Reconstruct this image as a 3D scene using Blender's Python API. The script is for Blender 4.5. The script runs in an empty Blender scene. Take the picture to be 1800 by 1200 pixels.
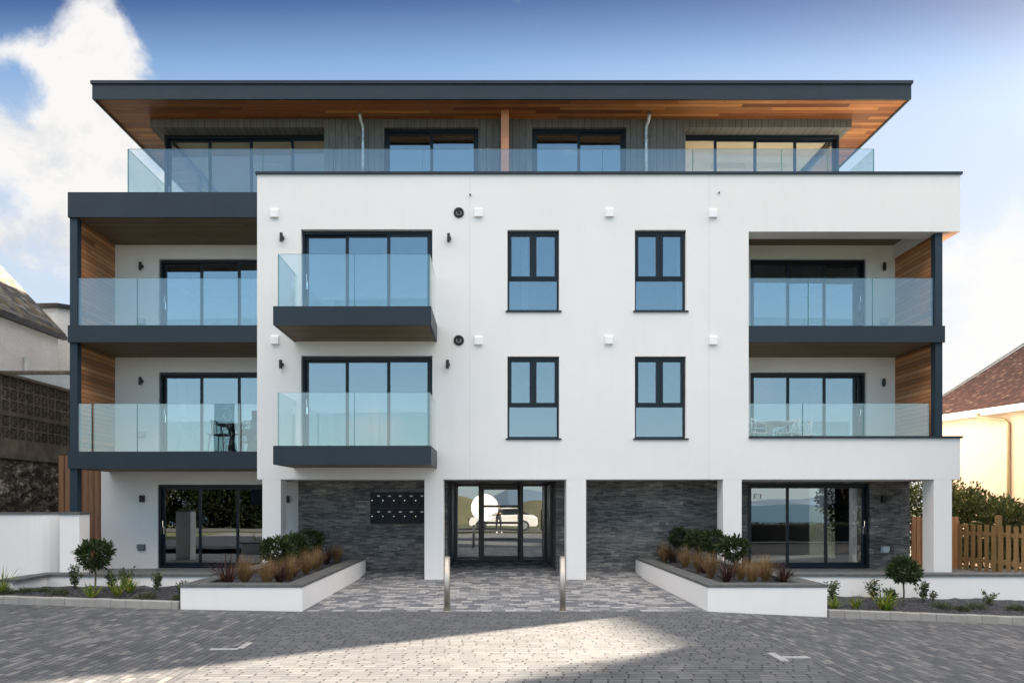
import bpy, bmesh, math, random
from mathutils import Vector, Matrix
random.seed(7)
SC = bpy.context.scene
COL = SC.collection
# ------------------------------------------------------------------ camera
D = 15.58            # metres from the camera to the white front wall (the plane Y = 0)
CZ = 1.74
cd = bpy.data.cameras.new('camera'); cam = bpy.data.objects.new('camera', cd); COL.objects.link(cam)
cam.location = (0, -D, CZ); cam.rotation_euler = (math.radians(90), 0, 0)
cd.lens = 24; cd.sensor_width = 36; cd.shift_x = 0.0189; cd.shift_y = 0.1578
cd.clip_start = 0.1; cd.clip_end = 20000
SC.camera = cam
# ------------------------------------------------------------------ light
SC.view_settings.view_transform = 'Standard'; SC.view_settings.look = 'None'
SC.view_settings.gamma = 1.0; SC.view_settings.use_curve_mapping = False
EXPO = 3.1
SC.view_settings.exposure = EXPO
SUN_EL = math.radians(19.4); SUN_AZ = math.atan2(0.85, 0.527)      # azimuth from +Y towards +X
sv = Vector((math.sin(SUN_AZ)*math.cos(SUN_EL), math.cos(SUN_AZ)*math.cos(SUN_EL), math.sin(SUN_EL)))
sl = bpy.data.lights.new('sun', 'SUN'); sl.energy = 5.0; sl.angle = math.radians(0.9); sl.color = (1.0, 0.84, 0.67)
so = bpy.data.objects.new('sun', sl); COL.objects.link(so); so.rotation_euler = (-sv).to_track_quat('-Z', 'Y').to_euler()
so.location = sv*60

class NT:
    """small helper for writing node graphs"""
    def __init__(s, tree): s.t = tree; s.N = tree.nodes; s.L = tree.links
    def new(s, typ, **kw):
        n = s.N.new(typ)
        for k, v in kw.items(): setattr(n, k, v)
        return n
    def put(s, sock, v):
        if v is None: return
        if hasattr(v, 'is_output') or isinstance(v, bpy.types.NodeSocket): s.L.new(v, sock)
        else: sock.default_value = v
    def m(s, op, a, b=None, c=None, clamp=False):
        n = s.new('ShaderNodeMath', operation=op, use_clamp=clamp)
        s.put(n.inputs[0], a); s.put(n.inputs[1], b)
        if c is not None: s.put(n.inputs[2], c)
        return n.outputs[0]
    def vm(s, op, a, b=None, out=0):
        n = s.new('ShaderNodeVectorMath', operation=op)
        s.put(n.inputs[0], a); s.put(n.inputs[1], b)
        return n.outputs[out]
    def dot(s, a, b): return s.vm('DOT_PRODUCT', a, b, 'Value')
    def xyz(s, a, b, c=0.0):
        n = s.new('ShaderNodeCombineXYZ'); s.put(n.inputs[0], a); s.put(n.inputs[1], b); s.put(n.inputs[2], c)
        return n.outputs[0]
    def sep(s, v):
        n = s.new('ShaderNodeSeparateXYZ'); s.put(n.inputs[0], v); return n.outputs
    def ramp(s, f, stops, interp='LINEAR'):
        n = s.new('ShaderNodeValToRGB'); n.color_ramp.interpolation = interp
        e = n.color_ramp.elements
        while len(e) < len(stops): e.new(0.5)
        for k, (p, c) in enumerate(stops):
            e[k].position = p
            if isinstance(c, (int, float)): c = (c, c, c)
            e[k].color = (c[0], c[1], c[2], 1)
        s.put(n.inputs[0], f); return n.outputs[0]
    def mix(s, f, a, b, blend='MIX'):
        n = s.new('ShaderNodeMix', data_type='RGBA', blend_type=blend)
        s.put(n.inputs[0], f)
        for k, v in ((6, a), (7, b)):
            if isinstance(v, tuple) and len(v) == 3: v = (*v, 1)
            s.put(n.inputs[k], v)
        return n.outputs[2]
    def mr(s, v, a, b, c=0.0, d=1.0, smooth=False):
        n = s.new('ShaderNodeMapRange'); n.interpolation_type = 'SMOOTHSTEP' if smooth else 'LINEAR'
        s.put(n.inputs[0], v)
        for k, q in zip((1, 2, 3, 4), (a, b, c, d)): n.inputs[k].default_value = q
        return n.outputs[0]
    def noise(s, vec, scale, detail=4, rough=0.55, dist=0.0, col=False):
        n = s.new('ShaderNodeTexNoise'); s.put(n.inputs['Vector'], vec)
        n.inputs['Scale'].default_value = scale; n.inputs['Detail'].default_value = detail
        n.inputs['Roughness'].default_value = rough; n.inputs['Distortion'].default_value = dist
        return n.outputs[1 if col else 0]
    def obj(s): return s.new('ShaderNodeTexCoord').outputs['Object']

# ------------------------------------------------------------------ world
W = bpy.data.worlds.new('World'); SC.world = W; W.use_nodes = True
n = NT(W.node_tree)
for q in list(n.N): n.N.remove(q)
bg = n.new('ShaderNodeBackground'); bg.inputs[1].default_value = 0.1
wo = n.new('ShaderNodeOutputWorld'); n.L.new(bg.outputs[0], wo.inputs[0])
K = 1.0/(0.1*2**EXPO)                                   # display-linear value -> background colour value
sky = n.new('ShaderNodeTexSky'); sky.sky_type = 'NISHITA'; sky.sun_disc = False
sky.sun_elevation = SUN_EL; sky.sun_rotation = SUN_AZ; sky.air_density = 1.0; sky.dust_density = 1.2; sky.ozone_density = 1.5
dr = n.new('ShaderNodeTexCoord').outputs['Generated']
X_, Y_, Z_ = n.sep(dr)
tilt = n.m('DIVIDE', Z_, n.m('SQRT', n.m('ADD', n.m('MULTIPLY', Y_, Y_), n.m('MULTIPLY', Z_, Z_))))
def k3(c, s=1.0): return tuple(v*K*s/10 for v in c)      # ramps clamp nothing, but keep values small; x10 later
front = n.ramp(tilt, [(0.0, k3((.80,.86,.92))), (.36, k3((.72,.80,.92))), (.50, k3((.44,.60,.84))), (.54, k3((.27,.46,.77))), (.592, k3((.012,.072,.27))), (.80, k3((.05,.14,.42))), (1.0, k3((.6,.75,1.0)))])
back = n.ramp(tilt, [(0.0, k3((1.5,1.7,1.7))), (.06, k3((1.15,1.5,1.6))), (.30, k3((.62,1.05,1.45))), (.55, k3((.40,.66,1.10))), (.66, k3((1.5,1.5,1.55))), (.76, k3((5.4,4.8,4.25))), (1.0, k3((3.75,3.4,3.1)))])
isb = n.mr(Y_, 0.12, -0.12, 0, 1, True)
base = n.mix(isb, front, back)
sc4 = n.vm('SCALE', base); sc4.node.inputs['Scale'].default_value = 10.0
skyc = n.vm('SCALE', sky.outputs[0]); skyc.node.inputs['Scale'].default_value = 0.30
base = n.mix(0.28, sc4, skyc)
# brighter towards the right where the sun hangs behind thin cloud
glow = n.mr(n.dot(dr, tuple(Vector((.74, 1.0, .36)).normalized())), .72, 1.0, 0, 1, True)
gt = n.m('MULTIPLY', glow, n.mr(tilt, .578, .44, 0, 1, True))
base = n.mix(n.m('MULTIPLY', gt, .75), base, (.70*K, .80*K, .96*K))
nz = n.noise(n.vm('MULTIPLY', dr, (1, 1, 1.5)), 4.2, 9, .56, .25)
nz2 = n.noise(n.vm('ADD', dr, (4.1, 2.2, 1.3)), 12.0, 10, .64, .3)
def blob(v, r0, r1):
    d = n.vm('DISTANCE', dr, tuple(Vector(v).normalized()), 'Value')
    return n.mr(d, r1, r0, 0, 1, True)
def px(x, y): return ((x-866)/1200, 1.0, (884-y)/1200)
m1 = n.m('MAXIMUM', blob(px(120, 190), .04, .17), blob(px(75, 330), .05, .24))
m1 = n.m('MAXIMUM', m1, n.m('MULTIPLY', blob(px(90, 480), .02, .16), .72))
m2 = n.m('MULTIPLY', n.m('MAXIMUM', blob(px(1775, 510), .03, .17), blob(px(1690, 690), .03, .17)), .80)
msk = n.m('MAXIMUM', m1, m2)
hole = n.m('MULTIPLY', blob(px(28, 140), .0, .062), 1.0)
hole = n.m('MAXIMUM', hole, n.m('MULTIPLY', blob(px(-20, -25), .0, .10), 1.3))
hole = n.m('MAXIMUM', hole, n.m('MULTIPLY', blob(px(-8, 330), .0, .055), .8))
cl = n.m('ADD', n.m('MULTIPLY', msk, 1.25), n.m('MULTIPLY', n.m('SUBTRACT', nz, .5), 2.4))
cl = n.m('SUBTRACT', cl, n.m('MULTIPLY', hole, .95))
cl = n.m('ADD', cl, n.m('MULTIPLY', n.m('SUBTRACT', nz2, .5), 1.5))
cf = n.mr(cl, .38, .90, 0, 1, True)
# a few fair-weather clouds in the rest of the sky
gen = n.mr(n.m('SUBTRACT', nz, n.mr(Z_, 0.0, .5, .0, .08)), .57, .70, 0, .5, True)
gen = n.m('MULTIPLY', gen, isb)
cf = n.m('MAXIMUM', cf, gen)
shade = n.mr(n.m('ADD', nz2, n.m('MULTIPLY', nz, .4)), .46, .70, 0, 1)
ccol = n.mix(shade, (.66*K, .69*K, .74*K), (.96*K, .945*K, .93*K))
ccol = n.mix(n.m('MULTIPLY', glow, .8), ccol, (1.0*K, 1.0*K, 1.0*K))
ccol = n.mix(isb, ccol, (1.5*K, 1.5*K, 1.5*K))
base = n.mix(cf, base, ccol)
n.L.new(base, bg.inputs[0])

# ------------------------------------------------------------------ helpers
def PX(px_, Y): return (px_-866)*(D+Y)/1200
def PZ(py_, Y): return CZ-(py_-884)*(D+Y)/1200

class MB:
    """collects shapes and links them as ONE mesh object"""
    def __init__(s): s.v = []; s.f = []
    def face(s, *pts):
        i = len(s.v); s.v += [tuple(p) for p in pts]; s.f.append(tuple(range(i, i+len(pts))))
    def box(s, x0, x1, y0, y1, z0, z1):
        if x0 > x1: x0, x1 = x1, x0
        if y0 > y1: y0, y1 = y1, y0
        if z0 > z1: z0, z1 = z1, z0
        i = len(s.v)
        s.v += [(x0,y0,z0),(x1,y0,z0),(x1,y1,z0),(x0,y1,z0),(x0,y0,z1),(x1,y0,z1),(x1,y1,z1),(x0,y1,z1)]
        s.f += [tuple(i+k for k in q) for q in ((0,3,2,1),(4,5,6,7),(0,1,5,4),(1,2,6,5),(2,3,7,6),(3,0,4,7))]
        return s
    def obox(s, c, ax, ay, az):
        """box centred at c with half-axis vectors"""
        c = Vector(c); ax = Vector(ax); ay = Vector(ay); az = Vector(az); i = len(s.v)
        for k in ((-1,-1,-1),(1,-1,-1),(1,1,-1),(-1,1,-1),(-1,-1,1),(1,-1,1),(1,1,1),(-1,1,1)):
            s.v.append(tuple(c+ax*k[0]+ay*k[1]+az*k[2]))
        s.f += [tuple(i+k for k in q) for q in ((0,3,2,1),(4,5,6,7),(0,1,5,4),(1,2,6,5),(2,3,7,6),(3,0,4,7))]
        return s
    def tube(s, pts, r, seg=10, cap=True):
        pts = [Vector(p) for p in pts]; rs = r if isinstance(r, (list, tuple)) else [r]*len(pts)
        rings = []; ref = None
        for k, p in enumerate(pts):
            t = (pts[min(k+1, len(pts)-1)]-pts[max(k-1, 0)]).normalized()
            if ref is None: ref = Vector((1,0,0)) if abs(t.x) < .9 else Vector((0,1,0))
            a = t.cross(ref).normalized(); b = t.cross(a).normalized(); ref = -b if False else ref
            i = len(s.v)
            for j in range(seg):
                th = 2*math.pi*j/seg
                s.v.append(tuple(p+(a*math.cos(th)+b*math.sin(th))*rs[k]))
            rings.append(i)
        for k in range(len(rings)-1):
            for j in range(seg):
                j2 = (j+1) % seg
                s.f.append((rings[k]+j, rings[k]+j2, rings[k+1]+j2, rings[k+1]+j))
        if cap:
            s.f.append(tuple(rings[0]+j for j in range(seg)))
            s.f.append(tuple(rings[-1]+j for j in reversed(range(seg))))
        return s
    def prism(s, poly, axis, a, b):
        """polygon in the two other axes, pushed from a to b along axis"""
        def P(u, v, w): return {'x': (w, u, v), 'y': (u, w, v), 'z': (u, v, w)}[axis]
        i = len(s.v); k = len(poly)
        s.v += [P(u, v, a) for u, v in poly]+[P(u, v, b) for u, v in poly]
        s.f.append(tuple(i+j for j in range(k))); s.f.append(tuple(i+k+j for j in reversed(range(k))))
        for j in range(k): s.f.append((i+j, i+(j+1) % k, i+k+(j+1) % k, i+k+j))
        return s
    def build(s, name, mat, parent=None, smooth=False, merge=False, loc=None, bevel=0):
        me = bpy.data.meshes.new(name)
        off = Vector(loc) if loc is not None else Vector((0,0,0))
        me.from_pydata([tuple(Vector(p)-off) for p in s.v], [], s.f)
        if merge or True:
            bm = bmesh.new(); bm.from_mesh(me)
            if merge: bmesh.ops.remove_doubles(bm, verts=bm.verts, dist=1e-4)
            if not getattr(s, 'nonorm', False): bmesh.ops.recalc_face_normals(bm, faces=bm.faces)
            bm.to_mesh(me); bm.free()
        if smooth:
            for p in me.polygons: p.use_smooth = True
        me.materials.append(mat)
        o = bpy.data.objects.new(name, me); COL.objects.link(o)
        if parent is not None: o.parent = parent
        if loc is not None: o.location = off if parent is None else off-parent.location
        if bevel:
            b = o.modifiers.new('bevel', 'BEVEL'); b.width = bevel; b.segments = 2; b.limit_method = 'ANGLE'
        return o

def tag(o, label=None, cat=None, group=None, kind=None):
    if label: o['label'] = label
    if cat: o['category'] = cat
    if group: o['group'] = group
    if kind: o['kind'] = kind
    return o
def empty(name, loc=(0,0,0), rz=0.0):
    o = bpy.data.objects.new(name, None); COL.objects.link(o); o.location = loc; o.rotation_euler = (0,0,rz)
    o.empty_display_size = .2
    return o
def kids(o): return [c for c in bpy.data.objects if c.parent == o]
def copy_tree(o, parent=None):
    c = o.copy(); COL.objects.link(c); c.parent = parent
    for ch in kids(o): copy_tree(ch, c)
    return c

def wall(mb, x0, x1, z0, z1, holes, ya, yb, axis='y'):
    """wall slab with rectangular holes (hx0,hx1,hz0,hz1); front at ya, back at yb"""
    xs = sorted({x0, x1, *[min(max(h[k], x0), x1) for h in holes for k in (0, 1)]})
    zs = sorted({z0, z1, *[min(max(h[k], z0), z1) for h in holes for k in (2, 3)]})
    def P(x, y, z): return (x, y, z) if axis == 'y' else (y, x, z)
    def solid(i, j):
        if i < 0 or j < 0 or i >= len(xs)-1 or j >= len(zs)-1: return False
        cx = (xs[i]+xs[i+1])/2; cz = (zs[j]+zs[j+1])/2
        return not any(h[0] < cx < h[1] and h[2] < cz < h[3] for h in holes)
    for i in range(len(xs)-1):
        for j in range(len(zs)-1):
            if not solid(i, j): continue
            a, b, c, d = xs[i], xs[i+1], zs[j], zs[j+1]
            mb.face(P(a,ya,c), P(b,ya,c), P(b,ya,d), P(a,ya,d))
            mb.face(P(a,yb,c), P(a,yb,d), P(b,yb,d), P(b,yb,c))
            if not solid(i-1, j): mb.face(P(a,ya,c), P(a,ya,d), P(a,yb,d), P(a,yb,c))
            if not solid(i+1, j): mb.face(P(b,ya,c), P(b,yb,c), P(b,yb,d), P(b,ya,d))
            if not solid(i, j-1): mb.face(P(a,ya,c), P(a,yb,c), P(b,yb,c), P(b,ya,c))
            if not solid(i, j+1): mb.face(P(a,ya,d), P(b,ya,d), P(b,yb,d), P(a,yb,d))

# ------------------------------------------------------------------ materials
def newmat(name):
    m = bpy.data.materials.new(name); m.use_nodes = True
    g = NT(m.node_tree); b = g.N['Principled BSDF']
    return m, g, b
def bump(g, b, h, strength=.3, dist=.01):
    q = g.new('ShaderNodeBump'); q.inputs['Strength'].default_value = strength; q.inputs['Distance'].default_value = dist
    g.put(q.inputs['Height'], h); g.L.new(q.outputs[0], b.inputs['Normal'])
def plain(name, c, rough=.5, var=.12, scale=3.0, metal=0.0, bmp=0.0, bscale=60, spec=None):
    m, g, b = newmat(name)
    f = g.noise(g.obj(), scale, 5, .6)
    lo = tuple(v*(1-var) for v in c); hi = tuple(min(v*(1+var), 1) for v in c)
    g.L.new(g.ramp(f, [(.3, lo), (.7, hi)]), b.inputs['Base Color'])
    g.L.new(g.mr(g.noise(g.obj(), scale*4, 3), .3, .7, max(rough-.06, 0), min(rough+.06, 1)), b.inputs['Roughness'])
    b.inputs['Metallic'].default_value = metal
    if spec is not None: b.inputs['Specular IOR Level'].default_value = spec
    if bmp: bump(g, b, g.noise(g.obj(), bscale, 4), bmp, .004)
    return m
def blocks(g, L, H, ju, jv, ua, va, stag=None, seed=0.0, warp=0.0):
    """running-bond cells: returns random value, random colour, joint mask, fu, fv"""
    v = g.m('DIVIDE', va, H)
    if warp: v = g.m('ADD', v, g.m('MULTIPLY', g.m('SUBTRACT', g.noise(g.obj(), 1.3, 2), .5), warp))
    row = g.m('FLOOR', v); fv = g.m('SUBTRACT', v, row)
    if stag is None:
        wn = g.new('ShaderNodeTexWhiteNoise', noise_dimensions='2D'); g.L.new(g.xyz(row, seed+3.3), wn.inputs['Vector']); off = wn.outputs['Value']
    else: off = g.m('MULTIPLY', row, stag)
    u = g.m('ADD', g.m('DIVIDE', ua, L), off); cell = g.m('FLOOR', u); fu = g.m('SUBTRACT', u, cell)
    w = g.new('ShaderNodeTexWhiteNoise', noise_dimensions='3D'); g.L.new(g.xyz(cell, row, seed), w.inputs['Vector'])
    j = g.m('MAXIMUM', g.m('LESS_THAN', fu, ju/L), g.m('LESS_THAN', fv, jv/H))
    return w.outputs['Value'], w.outputs['Color'], j, fu, fv, row
def wood(name, ax, ay, cols, L=2.6, H=.14, groove=.008, rough=.55, grain=(1, 14)):
    """boards running along axis ax, stacked along axis ay"""
    m, g, b = newmat(name)
    s = dict(zip('xyz', g.sep(g.obj())))
    val, _, j, fu, fv, row = blocks(g, L, H, .003, groove, s[ax], s[ay])
    gv = g.xyz(g.m('MULTIPLY', s[ax], grain[0]), g.m('MULTIPLY', s[ay], grain[1]), g.m('MULTIPLY', val, 9))
    gr = g.noise(gv, 2.2, 6, .6, .6)
    base = g.ramp(val, [(k/(len(cols)-1), c) for k, c in enumerate(cols)])
    base = g.mix(g.mr(gr, .35, .7, .0, .55), base, g.mix(1.0, base, (.45, .36, .30), 'MULTIPLY'))
    kn = g.new('ShaderNodeTexVoronoi'); kn.inputs['Scale'].default_value = 1.6
    g.L.new(g.xyz(g.m('MULTIPLY', s[ax], .8), g.m('MULTIPLY', s[ay], 3.0), val), kn.inputs['Vector'])
    knot = g.mr(kn.outputs['Distance'], .03, .09, .75, 0, True)
    base = g.mix(knot, base, (.06, .025, .01))
    base = g.mix(g.m('MULTIPLY', j, .85), base, (.02, .012, .008))
    g.L.new(base, b.inputs['Base Color']); b.inputs['Roughness'].default_value = rough
    h = g.m('SUBTRACT', g.m('MULTIPLY', gr, .15), j)
    bump(g, b, h, .6, .006)
    return m
def glass(name, refl=.3, tint=(.75, .82, .85), edge=.9, wob=0.0, gcol=(.92, .97, 1.0)):
    m = bpy.data.materials.new(name); m.use_nodes = True; g = NT(m.node_tree)
    for q in list(g.N): g.N.remove(q)
    o = g.new('ShaderNodeOutputMaterial'); t = g.new('ShaderNodeBsdfTransparent'); t.inputs[0].default_value = (*tint, 1)
    r = g.new('ShaderNodeBsdfGlossy'); r.inputs['Roughness'].default_value = 0.0; r.inputs['Color'].default_value = (*gcol, 1)
    fr = g.new('ShaderNodeLayerWeight'); fr.inputs[0].default_value = .35
    f = g.m('ADD', g.m('MULTIPLY', g.m('POWER', fr.outputs['Facing'], 3.0), edge-refl), refl, clamp=True)
    mx = g.new('ShaderNodeMixShader'); g.L.new(f, mx.inputs[0]); g.L.new(t.outputs[0], mx.inputs[1]); g.L.new(r.outputs[0], mx.inputs[2])
    if wob:
        q = g.new('ShaderNodeBump'); q.inputs['Strength'].default_value = 1.0; q.inputs['Distance'].default_value = wob
        g.L.new(g.noise(g.obj(), .9, 1), q.inputs['Height']); g.L.new(q.outputs[0], r.inputs['Normal'])
    g.L.new(mx.outputs[0], o.inputs[0])
    return m

def render_mat():
    m, g, b = newmat('white_render')
    o = g.obj(); f = g.noise(o, .55, 6, .6); s = g.sep(o)
    st = g.noise(g.xyz(g.m('MULTIPLY', s[0], 5), s[1], g.m('MULTIPLY', s[2], .35)), 1.2, 5, .6)
    c = g.ramp(f, [(.3, (.785, .770, .753)), (.7, (.825, .81, .795))])
    c = g.mix(g.mr(st, .48, .78, 0, .11), c, (.62, .60, .56))
    c = g.mix(g.mr(g.noise(o, 38, 4, .7), .35, .65, 0, .10), c, (.66, .65, .63))
    g.L.new(c, b.inputs['Base Color']); b.inputs['Roughness'].default_value = .85; b.inputs['Specular IOR Level'].default_value = .25
    bump(g, b, g.m('ADD', g.noise(o, 120, 3), g.m('MULTIPLY', g.noise(o, 5, 4), 1.6)), .35, .006)
    return m
M = {}
M['render'] = render_mat()
M['cladding'] = plain('dark_metal_cladding', (.018, .029, .041), .45, .10, 1.2, bmp=.05, bscale=3, spec=.3)
M['frame'] = plain('window_frame_paint', (.006, .012, .020), .36, .08, 3, spec=.35)
M['black'] = plain('black_metal', (.008, .008, .009), .4, .1, 5)
M['post'] = plain('post_metal', (.018, .033, .049), .45, .08, 2, spec=.3)
M['steel'] = plain('brushed_steel', (.48, .45, .40), .50, .10, 9, metal=1.0)
M['galv'] = plain('galvanised_steel', (.42, .46, .47), .38, .25, 14, metal=.8)
M['chrome'] = plain('chrome', (.85, .86, .88), .12, .04, 5, metal=1.0)
M['whitepl'] = plain('white_plastic', (.84, .84, .85), .4, .02, 3)
M['greypl'] = plain('grey_plastic', (.12, .15, .17), .5, .08, 5)
M['ltgrey'] = plain('light_grey_plastic', (.45, .50, .52), .5, .05, 5)
M['slate'] = plain('slate_coping', (.095, .100, .098), .6, .28, 6, bmp=.25, bscale=25)
M['pane'] = glass('window_pane', .26, (.60, .68, .72), .92, wob=.0016, gcol=(.84,.94,1.0))
M['paneg'] = glass('ground_floor_pane', .27, (.34, .38, .40), .92, wob=.0010)
M['guard'] = glass('balustrade_glass', .125, (.88, .93, .925), .9, gcol=(.97,.98,.98))
M['paneclear'] = glass('clear_pane', .07, (.93, .94, .93), .9)
M['guardedge'] = plain('glass_edge', (.10, .26, .24), .2, .1, 4)
M['soffit'] = wood('cedar_soffit', 'x', 'y', [(.17,.045,.012), (.40,.135,.032), (.26,.075,.019), (.62,.27,.075), (.15,.038,.011), (.50,.18,.042)], 2.6, .135, .012)
M['screen'] = wood('cedar_screen', 'y', 'z', [(.44,.17,.06), (.64,.28,.11), (.24,.10,.04), (.72,.36,.16), (.53,.22,.085)], 6.0, .105, .012)
M['gatewood'] = wood('cedar_gate', 'z', 'x', [(.42,.22,.11), (.28,.14,.075), (.50,.28,.15)], 6.0, .15, .012)
M['decksoffit'] = wood('composite_soffit', 'x', 'y', [(.19,.135,.078), (.24,.18,.105), (.215,.155,.09)], 5.0, .14, .008, .7)
M['greyboard'] = wood('grey_board', 'z', 'x', [(.135,.135,.125), (.155,.155,.143), (.145,.145,.135)], 8.0, .165, .012, .7, (1, 5))
M['postwood'] = wood('cedar_post', 'z', 'y', [(.62,.27,.14), (.55,.23,.11)], 8.0, .5, .001)
M['interior'] = plain('interior_paint', (.40, .385, .36), .9, .04, 1)
M['intdark'] = plain('interior_dark', (.05, .05, .05), .9, .1, 1)
M['intwarm'] = plain('interior_cream', (.80, .70, .54), .9, .04, 1)
M['fabric'] = plain('curtain', (.60, .60, .60), .9, .06, 8)
M['intfloor'] = wood('oak_floor', 'x', 'y', [(.32,.18,.09), (.38,.22,.11)], 1.2, .18)

def stone_mat():
    m, g, b = newmat('split_slate_cladding')
    o = g.obj(); s = g.sep(o); ua = g.m('ADD', s[0], s[1])
    wz = g.m('ADD', s[2], g.m('MULTIPLY', g.m('SUBTRACT', g.noise(o, 2.2, 2), .5), .018))
    v1, c1, j1, *_ = blocks(g, .17, .030, .002, .003, ua, wz, seed=1)
    v2, c2, j2, *_ = blocks(g, .50, .150, .005, .004, ua, wz, seed=5)
    tone = g.m('ADD', g.m('MULTIPLY', v1, .6), g.m('MULTIPLY', v2, .4))
    fin = g.noise(g.xyz(ua, g.m('MULTIPLY', s[2], 5), s[1]), 9, 6, .65)
    tone = g.m('ADD', tone, g.m('MULTIPLY', g.m('SUBTRACT', fin, .5), .6))
    c = g.ramp(tone, [(.08, (.045, .045, .046)), (.38, (.10, .10, .10)), (.60, (.155, .15, .144)), (.82, (.205, .195, .175)), (.97, (.34, .32, .28))])
    j = g.m('MAXIMUM', g.m('MULTIPLY', j1, .55), j2)
    c = g.mix(g.m('MULTIPLY', j, .8), c, (.012, .012, .014))
    g.L.new(c, b.inputs['Base Color']); b.inputs['Roughness'].default_value = .62
    h = g.m('SUBTRACT', g.m('ADD', v1, g.m('MULTIPLY', fin, .5)), j1)
    bump(g, b, h, .7, .012)
    return m
M['stone'] = stone_mat()

def paver(name, L, H, ju, jv, ax, stops, stag=None, seed=0.0, jcol=(.012, .012, .012), dots=0, big=.3, bmp=.5):
    m, g, b = newmat(name); o = g.obj(); s = g.sep(o)
    ua, va = (s[0], s[1]) if ax == 'x' else (s[1], s[0])
    wv = g.m('MULTIPLY', g.m('SUBTRACT', g.noise(o, 1.1, 2), .5), .02)
    va = g.m('ADD', va, wv)
    val, _, j, fu, fv, row = blocks(g, L, H, ju, jv, ua, va, stag, seed)
    fin = g.noise(o, 55, 5, .7); lo = g.noise(o, .7, 4, .6)
    t = g.m('ADD', val, g.m('MULTIPLY', g.m('SUBTRACT', fin, .5), .55))
    c = g.ramp(t, stops)
    c = g.mix(g.mr(lo, .35, .65, 0, big), c, g.mix(1.0, c, (.62, .62, .66), 'MULTIPLY'))
    if dots:   # open drainage notches where two blocks meet end to end
        dm = g.m('MULTIPLY', g.m('LESS_THAN', fu, dots/L), g.m('GREATER_THAN', fv, .52))
        w = g.new('ShaderNodeTexWhiteNoise', noise_dimensions='2D'); g.L.new(g.xyz(g.m('MULTIPLY', val, 91), row), w.inputs['Vector'])
        dm = g.m('MULTIPLY', dm, g.m('GREATER_THAN', w.outputs['Value'], .35))
        j = g.m('MAXIMUM', j, dm)
    sp = g.noise(o, 260, 2, .5)
    c = g.mix(g.mr(sp, .58, .75, 0, .25), c, (.30, .30, .30))
    stn = g.noise(g.vm('MULTIPLY', o, (1, .35, 1)), .9, 7, .7)
    c = g.mix(g.mr(stn, .52, .72, 0, .45), c, g.mix(1.0, c, (.55, .53, .50), 'MULTIPLY'))
    c = g.mix(g.mr(g.noise(o, 3.1, 6, .75), .64, .72, 0, .35), c, (.05, .048, .042))
    c = g.mix(g.m('MULTIPLY', j, .95), c, jcol)
    g.L.new(c, b.inputs['Base Color']); b.inputs['Roughness'].default_value = .8
    h = g.m('ADD', g.m('SUBTRACT', g.m('MULTIPLY', fin, .25), j), g.m('MULTIPLY', val, .25))
    bump(g, b, h, bmp, .006)
    return m
GS = [(.0, (.074,.080,.086)), (.45, (.102,.108,.114)), (.75, (.132,.136,.139)), (.96, (.21,.205,.19))]
GX = [(.0, (.094,.101,.108)), (.5, (.112,.118,.124)), (.96, (.142,.146,.148))]
M['paveX'] = paver('permeable_block_across', .165, .098, .004, .009, 'x', GX, None, 1.0, dots=.024, big=.15, bmp=.8)
M['paveY'] = paver('permeable_block_along', .19, .084, .005, .009, 'y', GS, None, 2.0, dots=.016, big=.4, bmp=.8)
M['paveE'] = paver('mottled_entrance_block', .20, .17, .007, .010, 'x', [(.0, (.11,.12,.135)), (.3, (.18,.19,.205)), (.5, (.26,.265,.27)), (.75, (.34,.335,.33)), (1.0, (.44,.43,.41))], None, 4.0, jcol=(.03,.03,.032), big=.2)
M['terr'] = paver('terrace_slab', .6, .6, .008, .008, 'x', [(0, (.16,.16,.155)), (1, (.22,.22,.21))], .5, 6.0)
M['kerb'] = plain('concrete_kerb', (.30, .29, .265), .85, .16, 4, bmp=.4, bscale=90)
M['asphalt'] = plain('asphalt', (.055, .055, .056), .9, .2, 2, bmp=.4, bscale=120)
M['mark'] = plain('white_marking_block', (.36, .355, .34), .8, .3, 40)

def soil_mat():
    m, g, b = newmat('slate_mulch'); o = g.obj()
    v = g.new('ShaderNodeTexVoronoi'); v.inputs['Scale'].default_value = 42; g.L.new(o, v.inputs['Vector'])
    c = g.ramp(g.sep(v.outputs['Color'])[0], [(0, (.012,.012,.014)), (.6, (.035,.036,.042)), (.9, (.07,.07,.08)), (1, (.15,.14,.13))])
    g.L.new(c, b.inputs['Base Color']); b.inputs['Roughness'].default_value = .6
    bump(g, b, v.outputs['Distance'], 1.0, .03)
    return m
M['soil'] = soil_mat()
def leafmat(name, c1, c2, c3=None, rough=.5, trans=.25, spec=.3):
    m, g, b = newmat(name); o = g.obj()
    w = g.new('ShaderNodeNewGeometry')
    f = w.outputs['Random Per Island']
    st = [(0, c1), (.6, c2), (1, c3 or c2)]
    c = g.mix(g.mr(g.noise(o, 5, 3), .35, .65, 0, .5), g.ramp(f, st), g.mix(1.0, g.ramp(f, st), (.6, .6, .55), 'MULTIPLY'))
    g.L.new(c, b.inputs['Base Color']); b.inputs['Roughness'].default_value = rough; b.inputs['Specular IOR Level'].default_value = spec
    t = g.new('ShaderNodeBsdfTranslucent'); g.L.new(c, t.inputs[0])
    mx = g.new('ShaderNodeMixShader'); mx.inputs[0].default_value = trans
    g.L.new(b.outputs[0], mx.inputs[1]); g.L.new(t.outputs[0], mx.inputs[2]); g.L.new(mx.outputs[0], g.N['Material Output'].inputs[0])
    return m
M['bay'] = leafmat('bay_leaf', (.018,.035,.012), (.035,.060,.018), (.06,.09,.03))
M['shrub'] = leafmat('shrub_leaf', (.04,.07,.025), (.09,.13,.05), (.18,.20,.08))
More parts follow.
